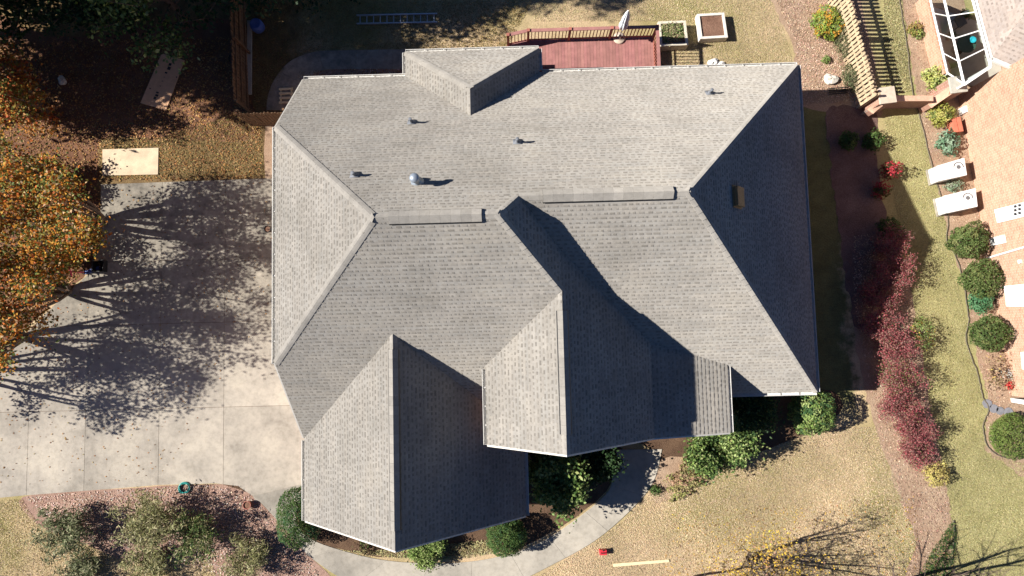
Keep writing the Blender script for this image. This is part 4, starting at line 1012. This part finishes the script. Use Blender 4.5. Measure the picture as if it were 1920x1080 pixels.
mb = MB(); mb.quad(m1_, r1_, V(r1_.x, r1_.y, .1), V(m1_.x, m1_.y, .1)); mb.build('pane', MT['glass'], sr)
def table(c, r, h, label):
    root = empty('table', c, label, 'table'); mb = MB(); mb.lathe(c+V(0, 0, h-.04), [(r*.97, 0), (r, .02), (r, .04), (.004, .04)], 24); mb.build('tabletop', MT['dkgreen'], root)
    mb = MB(); mb.tube([c, c+V(0, 0, h-.04)], .05, 8); mb.lathe(c, [(.25, 0), (.25, .03), (.06, .05)], 14); mb.build('pedestal', MT['black'], root)
tc = P(1812, 82, .72); tc.z = .06; table(tc, .42, .68, 'round dark green table inside the sunroom')
def chair(c, rz, label):
    root = empty('chair', c, label, 'chair', 'metal chairs in the sunroom'); ca, sa = math.cos(rz), math.sin(rz); ux, uy = V(ca, sa, 0), V(-sa, ca, 0)
    mb = MB(); mb.obox(c-ux*.22-uy*.22+V(0, 0, .43), ux*.44, uy*.44, V(0, 0, .05)); mb.build('seat', MT['dkgray'], root)
    mb = MB(); mb.obox(c-ux*.22+uy*.2+V(0, 0, .481), ux*.44, uy*.04, V(0, 0, .42)); mb.build('backrest', MT['dkgray'], root)
    for sx_ in (-1, 1):
        for sy_ in (-1, 1): mb = MB(); mb.tube([c+ux*.19*sx_+uy*.19*sy_, c+ux*.19*sx_+uy*.19*sy_+V(0, 0, .43)], .015, 6); mb.build('leg', MT['black'], root)
q = P(1798, 42, .4); q.z = .06; chair(q, .4, 'grey chair in the sunroom beyond the round table'); q = P(1786, 118, .4); q.z = .06; chair(q, 2.0, 'grey chair in the sunroom nearest the garden wall')
mb = MB(); q = P(1822, 76, .76); mb.lathe(q, [(.03, 0), (.13, .03), (.15, .10), (.13, .11), (.02, .03)], 14)
tag(mb.build('bowl', MT['cyan'], None, True), 'bright cyan bowl on the sunroom table', 'bowl')
q = P(1812, 32); pot((1800, 34), .2, .35, 'potted green plant under the sunroom roof', MT['terracotta'], z0=.06, plant=GREEN)
pot((1777, 72), .15, .28, 'small terracotta pot by the sunroom glass wall', MT['terracotta'], z0=.06, plant=GREEN)
# red box and air conditioners
a = P(1783, 240); rb = empty('storage_box', a, 'red box standing between plants against the brick wall', 'box')
mb = MB(); mb.box(a, (.36, .62, .42), .15); mb.build('body', MT['terracotta'], rb)
mb = MB(); mb.box(a+V(-.09, 0, .421), (.17, .66, .04), .15); mb.build('lid', MT['terracotta'], rb); mb = MB(); mb.box(a+V(.11, .02, .421), (.17, .66, .05), .15); mb.build('lid', MT['terracotta'], rb)
def ac_unit(pxs, h, label):
    q = [P(x, y, h) for x, y in pxs]; c = sum(q, V(0, 0, 0))/4; c.z = 0
    root = empty('air_conditioner', c, label, 'air conditioner', 'air conditioners along the brick wall')
    q = q if area2([(p.x, p.y) for p in q]) > 0 else q[::-1]
    mb = MB(); mb.prism([p-V(0, 0, .05) for p in q], (0, 0, -h+.13)); bevel(mb.build('body', MT['white'], root), .06, 3)
    mb = MB(); mb.prism([V(p.x, p.y, h)+(V(p.x, p.y, 0)-c)*.02 for p in q], (0, 0, -.049)); bevel(mb.build('top_panel', MT['white'], root), .02, 2)
    mb = MB(); mb.prism([V(p.x, p.y, .08)+(V(p.x, p.y, 0)-c)*.06 for p in q], (0, 0, -.08)); mb.build('base_pad', MT['concrete'], root)
    ce = V(c.x+.28, c.y+.12, h+.004)
    mb = MB(); mb.lathe(ce, [(.09, 0), (.09, .012), (.004, .014)], 14); mb.build('fan_hub', MT['dkgray'], root)
    for j in range(5):
        a = .25+j*.62; s = ce+V(math.cos(a)*.20, math.sin(a)*.20, .002); mb = MB(); mb.box(s, (.14, .035, .012), a+1.57); mb.build('grille_slot', MT['dkgray'], root)
ac_unit([(1757, 311), (1808, 296), (1813, 328), (1763, 339)], .8, 'white air conditioner farther from the round shrubs, by the bluish plant')
ac_unit([(1771, 367), (1829, 353), (1833, 387), (1778, 399)], .8, 'white air conditioner nearer the round green shrubs')

# ================================================================== PLANTS
# orange trees along the left side
AT = dict(group='orange trees beside the driveway')
tree('autumn_tree', P(194, 416), 6.5, 10, .46, .10, 14, .55, .135, ORANGE, 'orange leaved tree whose trunk shadow fans over the upper driveway', sd=3, sub=5, sublen=.22, first=.50, **AT)
tree('autumn_tree', P(128, 545), 6.5, 9, .46, .095, 14, .55, .135, ORANGE, 'orange leaved tree standing beside the middle of the driveway', sd=8, sub=5, sublen=.23, first=.48, **AT)
tree('autumn_tree', P(45, 632), 6.6, 9, .52, .09, 13, .5, .135, ORANGE, 'orange leaved tree lowest in the picture on the left edge', sd=14, sub=5, sublen=.25, first=.45, **AT)
tree('autumn_tree', P(-60, 700), 6.6, 7, .5, .09, 14, .5, .135, ORANGE, 'unseen orange tree beyond the left edge, added to shade the lower driveway', sd=17, sub=4, sublen=.30, first=.35, **AT)  # out of view, added for its shadow on the lower drive
tree('autumn_tree', P(88, 215), 4.4, 5, .40, .09, 16, .42, .13, ORRED, 'red and orange leaved tree nearest the dark evergreens', sd=21, sub=5, sublen=.26, first=.14, **AT)
tree('autumn_tree', P(100, 350), 1.8, 7, .7, .06, 10, .36, .13, ORANGE, 'low orange tree between the red tree and the driveway trees', sd=31, sub=4, sublen=.36, first=.1, **AT)
tree('autumn_tree', P(140, 470), 2.0, 8, .8, .06, 12, .4, .13, ORANGE, 'low orange bushy tree between the two fanning trunk shadows', sd=33, sub=4, sublen=.36, first=.1, **AT)
# dark evergreens at the top left
EV = [((60, 40), 6.0, 'dark evergreen tree in the top left corner'), ((195, 15), 6.0, 'dark evergreen tree second from the left corner'), ((345, 28), 8.0, 'broad leaved evergreen with bright green sprays above the brown board'),
      ((455, -15), 8.5, 'dark evergreen tree leaning over the side fence top'), ((570, -40), 8.0, 'dark evergreen tree above the blue barrel')]
for i, (q, h, lb) in enumerate(EV):
    tree('evergreen_tree', P(*q), h, 1, .05, .17, 34, .62, .19, GREEN+LGREEN if i == 2 else DKGREEN, lb, group='evergreens along the back left', sd=40+i, sub=16, sublen=.34, first=.08, m=MT['gloss_leaf'], droop=.12)
# tall pines outside the picture that shade the side and back yard
for i, (x, y, h) in enumerate([(-25.5, 12.0, 11.8), (-27.0, 15.0, 18.0), (-26.0, 19.0, 17), (-20, 19.6, 15), (-14, 17.6, 14), (-9.0, 17.4, 11), (-25.3, 13.5, 17.0)]):
    tree('pine_tree', V(x, y, 0), h, 1, .03, .22, 34, .95, .34, DKGREEN, ['tall dark pine farthest left beyond the yard', 'tall dark pine behind the first pine', 'tall dark pine beyond the corner', 'pine tree past the evergreen row', 'pine tree behind the evergreen row', 'pine tree behind the ladder lawn', 'outer pine tree beyond the yard'][i], group='pines beyond the yard', sd=60+i, sub=17, sublen=.17, first=.16, droop=.1, aspect=.4)

# red hedge
HG = [((1650, 462), .95, 1.5), ((1655, 508), 1.0, 1.6), ((1632, 555), 1.0, 1.4), ((1632, 612), 1.05, 1.5), ((1658, 648), 1.0, 1.6), ((1664, 704), 1.1, 1.6), ((1664, 755), 1.05, 1.5), ((1690, 795), 1.05, 1.5), ((1702, 838), .9, 1.2)]
HL = ['red shrub at the upper end of the hedge row', 'second red shrub of the hedge row counted from the fence', 'third red shrub of the hedge row, in the house shade', 'fourth red shrub of the hedge row, in the house shade', 'fifth red shrub of the hedge row, pink topped', 'sixth red shrub of the hedge row', 'seventh red shrub of the hedge row', 'large red shrub last but one of the hedge row', 'red shrub at the lower end of the hedge row']
for i, (q, r, h) in enumerate(HG):
    tree('red_shrub', P(*q), h, 13, r*.52/h*1.5, .016, 7, .22, .062, MAROON if i not in (5,) else MAROON+[(4, (.16, .17, .06))], HL[i], 'shrub', group='red hedge shrubs', sd=200+i, sub=4, sublen=.30, first=.12, flat=.9)
for i, (q, r, h, lb) in enumerate([((1660, 325), .4, .9, 'small red shrub in the shade above the hedge'), ((1645, 360), .35, .6, 'tiny dark red shrub below the small red one')]):
    shrub('red_shrub', q, h, r, [(3, (.38, .04, .05)), (2, (.22, .04, .04)), (1, (.1, .1, .03))], lb, n=500, lsize=.10, lump=.3)
for q, r, h, lb in [((1630, 268), .45, .7, 'small green shrub in the house shade near the garden wall'), ((1662, 432), .5, .8, 'green shrub at the upper end of the red hedge'), ((1585, 268), .4, .6, 'dark low shrub in the shade beside the house')]:
    shrub('green_shrub', q, h, r, GREEN, lb, n=900, lsize=.10, lump=.25)
shrub('green_shrub', (1718, 625), 1.0, .42, LGREEN+[(2, (.4, .3, .06))], 'yellow green shrub on the sunny side of the red hedge', n=700, lsize=.08, ry=.7)
shrub('yellow_shrub', (1748, 888), .7, .5, [(3, (.50, .42, .14)), (2, (.42, .33, .12)), (1, (.25, .2, .08))], 'pale yellow shrub just below the red hedge', n=1500, lsize=.07, lump=.25)
# house front
shrub('green_shrub', (1508, 768), 1.75, .92, LGREEN+[(6, (.06, .12, .045))], 'rounded green shrub at the front right corner of the house', n=6500, lsize=.085, ry=.95, lump=.12)
tree('broadleaf_shrub', P(1330, 815), 2.1, 7, .75, .035, 40, .42, .12, LGREEN+GREEN, 'large bright green shrub spreading beside the porch roof', 'shrub', sd=101, sub=4, sublen=.34, first=.15, m=MT['gloss_leaf'])
tree('broadleaf_shrub', P(1385, 762), 1.9, 6, .6, .035, 34, .40, .11, GREEN+DKGREEN, 'dark green shrub between the porch roof and the corner shrub', 'shrub', sd=102, sub=4, sublen=.34, first=.15, m=MT['gloss_leaf'])
tree('broadleaf_shrub', P(1045, 885), 2.5, 7, .55, .04, 26, .40, .15, LGREEN+GREEN, 'large broad leaved shrub in the angle between garage and porch roofs', 'shrub', sd=103, sub=4, sublen=.34, first=.12, m=MT['gloss_leaf'])
tree('broadleaf_shrub', P(1105, 862), 1.6, 6, .6, .035, 26, .40, .13, DKGREEN, 'dark shaded shrub beside the walkway under the porch eave', 'shrub', sd=104, sub=4, sublen=.34, first=.12, m=MT['gloss_leaf'])
shrub('green_shrub', (950, 996), 1.45, .85, GREEN+[(3, (.055, .12, .05))], 'clipped round green shrub below the garage corner by the walkway', n=9500, lsize=.065, lump=.09, core=.35)
shrub('green_shrub', (572, 960), 1.7, .92, GREEN+[(3, (.055, .12, .05))], 'clipped tall oval shrub beside the garage eave and driveway', n=12000, lsize=.065, ry=1.25, lump=.09, core=.4)
tree('broadleaf_shrub', P(798, 1020), .9, 7, 1.1, .02, 26, .26, .09, LGREEN, 'low bright green shrub below the garage gable tip', 'shrub', sd=106, sub=3, sublen=.5, first=.1)
shrub('green_shrub', (690, 1015), .35, .5, [(2, (.13, .08, .05)), (2, (.10, .12, .04)), (1, (.2, .17, .06))], 'low reddish brown plant under the garage gable', n=700, lsize=.08, lump=.3)
shrub('low_plant', (1288, 893), .32, .95, [(3, (.26, .27, .09)), (3, (.36, .31, .14)), (2, (.38, .24, .15))], 'low yellowing plant on the corner of lawn and walkway', n=1700, lsize=.10, ry=.6, lump=.3, rz=.6, stems=False)
shrub('green_shrub', (1228, 918), .3, .22, GREEN, 'tiny green plant at the walkway edge', n=250, lsize=.08, lump=.3)
# bottom left ornamental shrubs
PALE = [(4, (.22, .215, .095)), (3, (.33, .30, .15)), (2, (.12, .13, .045)), (1, (.46, .41, .25))]
SILV = [(4, (.15, .165, .08)), (3, (.22, .225, .125)), (2, (.08, .10, .04)), (1, (.34, .32, .20))]
OS = dict(cat='shrub', group='loose shrubs in the driveway bed', sub=5, aspect=.2, flat=1.0)
tree('ornamental_shrub', P(148, 985), 1.7, 9, .85, .022, 4, .24, .21, SILV, 'silvery green shrub leftmost in the red chip bed', sd=111, sublen=.42, first=.2, **OS)
tree('ornamental_shrub', P(308, 968), 2.2, 11, .75, .026, 5, .28, .19, PALE, 'largest pale green shrub in the red chip bed', sd=112, sublen=.40, first=.15, **OS)
tree('ornamental_shrub', P(385, 990), 1.7, 7, .6, .025, 5, .28, .19, GREEN+PALE, 'dark green shrub on the shaded side of the largest pale shrub', sd=113, sublen=.40, first=.12, **OS)
tree('ornamental_shrub', P(478, 1042), 1.4, 9, .8, .022, 4, .22, .18, PALE, 'pale spiky shrub rightmost in the red chip bed', sd=114, sublen=.42, first=.1, **OS)
tree('ornamental_shrub', P(170, 1060), 1.1, 8, .9, .022, 4, .24, .18, SILV, 'low silvery shrub at the bottom edge left of the largest', sd=115, sublen=.42, first=.1, **OS)
tree('ornamental_shrub', P(290, 1050), 1.2, 8, .9, .022, 4, .24, .18, PALE, 'low pale shrub at the bottom edge below the largest', sd=116, sublen=.42, first=.1, **OS)
# shrubs by the fence
shrub('green_shrub', (1545, 52), 1.0, .72, LGREEN+[(6, (.22, .30, .05)), (5, (.48, .25, .04)), (3, (.36, .34, .05))], 'yellow and orange tinged shrub before the picket fence', n=3200, lsize=.09, lump=.22)
SAGE = [(4, (.085, .10, .045)), (3, (.13, .14, .07)), (1, (.19, .19, .10))]
for q, rx, ry, h, lb in [((1575, 82), .42, .85, .95, 'grey green shrub hiding the upper fence pickets'), ((1590, 150), .42, .62, .8, 'grey green shrub hiding the lower fence pickets')]:
    shrub('green_shrub', q, h, rx, SAGE, lb, n=2600, lsize=.08, ry=ry, aspect=.3, lump=.25)
shrub('green_shrub', (1547, 114), .22, .18, LGREEN, 'tiny green tuft in the straw bed above the boulder', n=160, lsize=.09)
# neighbour bed
shrub('yellow_shrub', (1748, 150), .7, .55, [(4, (.38, .40, .11)), (3, (.46, .46, .19)), (1, (.16, .22, .06))], 'yellow green shrub beside the sunroom knee wall', n=1500, lsize=.1, lump=.3)
shrub('yellow_shrub', (1712, 58), .35, .35, [(3, (.30, .20, .07)), (2, (.26, .28, .07))], 'small tawny tuft in the bed left of the sunroom', n=350, lsize=.1, lump=.3); shrub('green_shrub', (1722, 66), .25, .2, LGREEN, 'small bright green tuft left of the sunroom', n=200, lsize=.1, lump=.3)
shrub('yellow_shrub', (1757, 218), .6, .5, [(4, (.30, .30, .07)), (3, (.40, .38, .12)), (1, (.14, .18, .05))], 'olive yellow shrub below the garden wall beside the red box', n=1300, lsize=.1, lump=.25)
BLU = [(4, (.14, .23, .14)), (3, (.22, .31, .21)), (1, (.08, .15, .08))]
shrub('bluish_plant', (1771, 270), .55, .45, BLU, 'bluish green plant above the first air conditioner', n=500, lsize=.17, lump=.3, aspect=.4, ry=.55)
shrub('bluish_plant', (1783, 346), .4, .38, [(3, (.20, .26, .17)), (3, (.30, .33, .24))], 'low bluish plant between the two air conditioners', n=350, lsize=.13, lump=.3, aspect=.4)
for q, lb in [((1800, 455), 'round clipped shrub closest to the air conditioners'), ((1823, 525), 'round clipped shrub in the middle of the brick wall'), ((1838, 626), 'round clipped shrub farthest from the air conditioners')]:
    shrub('round_shrub', q, 1.25, .78, [(4, (.07, .105, .03)), (3, (.11, .145, .045)), (2, (.15, .17, .06)), (1, (.045, .075, .02))], lb, n=4200, lsize=.085, lump=.14, group='round shrubs along the brick wall')
shrub('green_shrub', (1829, 566), .7, .5, [(4, (.06, .16, .07)), (3, (.10, .22, .10))], 'blue green shrub between two round shrubs at the brick wall', n=1300, lsize=.09, lump=.2)
shrub('flowering_plant', (1868, 698), .55, .6, [(4, (.34, .22, .14)), (2, (.40, .30, .18)), (2, (.24, .19, .09)), (1, (.5, .36, .08))], 'sparse brown and yellow plant below the round shrubs', n=650, lsize=.08, lump=.35, ry=.75)
shrub('flowering_plant', (1892, 722), .3, .2, [(3, (.60, .05, .05)), (1, (.2, .2, .06))], 'small red flowers by the neighbour door', n=160, lsize=.1, lump=.3); shrub('flowering_plant', (1885, 700), .32, .2, [(3, (.75, .74, .70)), (1, (.2, .2, .08))], 'small white flowers by the neighbour wall', n=140, lsize=.1, lump=.3)
shrub('green_shrub', (1888, 815), .9, 1.05, [(4, (.12, .17, .04)), (3, (.18, .22, .06)), (1, (.08, .12, .03))], 'large clipped yellow green dome shrub at the right edge', n=8000, lsize=.06, lump=.04, ry=.98)
# trees at the bottom edge
tree('yellow_tree', P(1405, 1045), 5.2, 6, .35, .07, 10, .5, .085, YELLOW, 'yellow leaved young tree at the bottom edge', sd=131, sub=5, sublen=.34, first=.28, keep=.6)
tree('yellow_tree', P(1300, 1085), 4.4, 4, .35, .06, 18, .45, .085, YELLOW, 'smaller yellow tree left of the other at the bottom edge', sd=132, sub=5, sublen=.32, first=.3, keep=.55)
tree('bare_tree', P(1640, 1105), 8.0, 6, .46, .10, 0, .5, .10, MAROON, 'bare branched tree just below the bottom edge', sd=133, sub=9, sublen=.30, first=.22, subsub=4)
gx = smooth_poly([P(*q).to_2d() for q in [(1784, 978), (1790, 1010), (1786, 1050), (1775, 1110), (1715, 1110), (1735, 1050), (1760, 1010)]], 6, 0)
def in_poly(poly, n):
    poly = [(p[0], p[1]) for p in poly]; xs_ = [p[0] for p in poly]; ys_ = [p[1] for p in poly]
    X = RNG.uniform(min(xs_), max(xs_), n); Y = RNG.uniform(min(ys_), max(ys_), n); inside = np.zeros(n, bool); j = len(poly)-1
    for i in range(len(poly)):
        xi, yi = poly[i]; xj, yj = poly[j]
        c = ((yi > Y) != (yj > Y)) & (X < (xj-xi)*(Y-yi)/(yj-yi+1e-12)+xi); inside ^= c; j = i
    return X[inside], Y[inside]
def scatter(name, pxs, n, size, pal, z=(.012, .04), m=None, aspect=.6, up=2.0, label=None, cat=None, world=False):
    poly = pxs if world else [P(*q).to_2d() for q in pxs]
    X, Y = in_poly(poly, n); c = np.stack([X, Y, RNG.uniform(z[0], z[1], len(X))], 1)
    pc = palette(len(X), pal, .25)
    lf = 1+.12*np.sin(X*.9+2*np.sin(Y*.6))+.08*np.sin(Y*1.3+1.5*np.sin(X*.7+1))+.06*np.sin(X*2.7+Y*2.1); pc = np.clip(pc*lf[:, None], 0, 1)
    o = link(name, leaf_mesh(name, c, size, pc, up=up, aspect=aspect, m=m or MT['litter'])); tag(o, label, cat, kind='stuff'); return o
scatter('ground_cover', gx, 5500, .10, [(4, (.045, .10, .025)), (3, (.07, .13, .035)), (1, (.30, .25, .08))], (.03, .16), MT['leaf'], .25, .2, 'patch of dark green ground cover grass at the bottom right', 'ground cover', True)

BROWN = [(4, (.24, .115, .045)), (3, (.36, .185, .065)), (2, (.15, .075, .04)), (2, (.44, .27, .12)), (1, (.33, .23, .09))]
scatter('fallen_leaves', [(-20, 80), (430, 70), (490, 240), (490, 335), (190, 340), (185, 480), (110, 560), (-20, 620)], 26000, .085, BROWN, label='brown fallen leaves covering the side yard', cat='fallen leaves')
scatter('fallen_leaves', [(190, 350), (500, 340), (520, 560), (300, 900), (0, 920), (0, 680), (150, 540)], 900, .075, BROWN, (.036, .05), label='scattered fallen leaves on the driveway', cat='fallen leaves')
PINK = [(4, (.50, .34, .245)), (3, (.62, .46, .34)), (2, (.30, .19, .13)), (1, (.40, .22, .16))]
scatter('mulch_straw', [(1445, -20), (1590, -20), (1645, 190), (1500, 195), (1490, 80)], 9000, .085, PINK, aspect=.3, label='pale straw and leaf mulch below the picket fence', cat='mulch')
scatter('mulch_straw', [(1600, 440), (1664, 440), (1725, 640), (1768, 880), (1788, 1000), (1750, 1080), (1700, 1080), (1712, 1020), (1645, 800), (1600, 560)], 11000, .085, PINK, aspect=.3, label='pale straw mulch below the red hedge', cat='mulch')
scatter('mulch_straw', [(1690, -20), (1722, 200), (1770, 400), (1815, 580), (1850, 760), (1850, 840), (1920, 860), (1890, 500), (1790, 190), (1740, -20)], 8000, .085, PINK, aspect=.3, label='pale straw mulch along the neighbour wall', cat='mulch')
scatter('wood_chips', [(45, 932), (225, 918), (405, 909), (475, 932), (575, 1038), (600, 1080), (430, 1080), (150, 1012)], 12000, .08, [(4, (.46, .30, .235)), (3, (.58, .42, .34)), (2, (.26, .16, .12)), (2, (.50, .45, .39))], aspect=.45, label='reddish wood chips in the driveway bed', cat='wood chips')
scatter('fallen_leaves', [(1260, 960), (1720, 930), (1720, 1080), (1240, 1080)], 1500, .07, BROWN+YELLOW, label='fallen leaves sprinkled on the lower front lawn', cat='fallen leaves')
scatter('fallen_leaves', [(560, 135), (700, 128), (760, 128), (760, 150), (560, 160)], 700, .08, PINK+BROWN, label='dry leaves in the bed at the back wall', cat='fallen leaves')
# short dormant grass
GT = [(4, (.60, .455, .30)), (3, (.66, .52, .36)), (2, (.50, .37, .23)), (3, (.51, .44, .26))]
GG = [(4, (.38, .34, .16)), (3, (.47, .42, .22)), (2, (.28, .26, .11)), (1, (.48, .41, .24))]
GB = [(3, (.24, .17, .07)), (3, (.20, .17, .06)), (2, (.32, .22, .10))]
scatter('grass_blades', [(1000, 1085), (1105, 1022), (1170, 975), (1240, 900), (1370, 870), (1540, 800), (1640, 800), (1690, 930), (1715, 1020), (1690, 1085)], 150000, .05, GT, (.01, .035), None, .28, .6, 'tan dormant grass of the front lawn', 'grass')
scatter('grass_blades', [(1000, -10), (1440, -10), (1470, 60), (1495, 150), (1495, 190), (1240, 130), (1230, 40), (1000, 40)], 80000, .05, GT+GG, (.01, .035), None, .28, .6, 'tan and green grass of the back lawn', 'grass')
scatter('grass_blades', [(1655, 215), (1725, 215), (1770, 405), (1812, 610), (1845, 760), (1850, 850), (1925, 870), (1925, 1085), (1790, 1085), (1780, 950), (1740, 700), (1700, 520)], 120000, .05, GG, (.01, .035), None, .28, .6, 'greenish grass of the neighbour side lawn', 'grass')
scatter('grass_blades', [(1655, -10), (1690, -10), (1712, 170), (1660, 180)], 9000, .075, GG, (.01, .035), None, .28, .6, 'grass strip between the fence shadow and the sunroom bed', 'grass')
scatter('grass_blades', [(-10, 940), (42, 935), (70, 980), (150, 1018), (250, 1057), (385, 1052), (430, 1090), (-10, 1090)], 40000, .055, GB+GT, (.01, .04), None, .28, .6, 'brownish green grass at the bottom left', 'grass')
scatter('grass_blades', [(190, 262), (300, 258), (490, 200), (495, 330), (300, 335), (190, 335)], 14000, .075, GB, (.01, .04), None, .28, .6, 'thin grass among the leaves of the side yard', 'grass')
scatter('grass_blades', [(640, 1032), (740, 1046), (850, 1050), (935, 1036), (930, 1010), (740, 1030)], 6000, .075, GG, (.015, .04), None, .28, .6, 'short grass between garage gable and walkway', 'grass')
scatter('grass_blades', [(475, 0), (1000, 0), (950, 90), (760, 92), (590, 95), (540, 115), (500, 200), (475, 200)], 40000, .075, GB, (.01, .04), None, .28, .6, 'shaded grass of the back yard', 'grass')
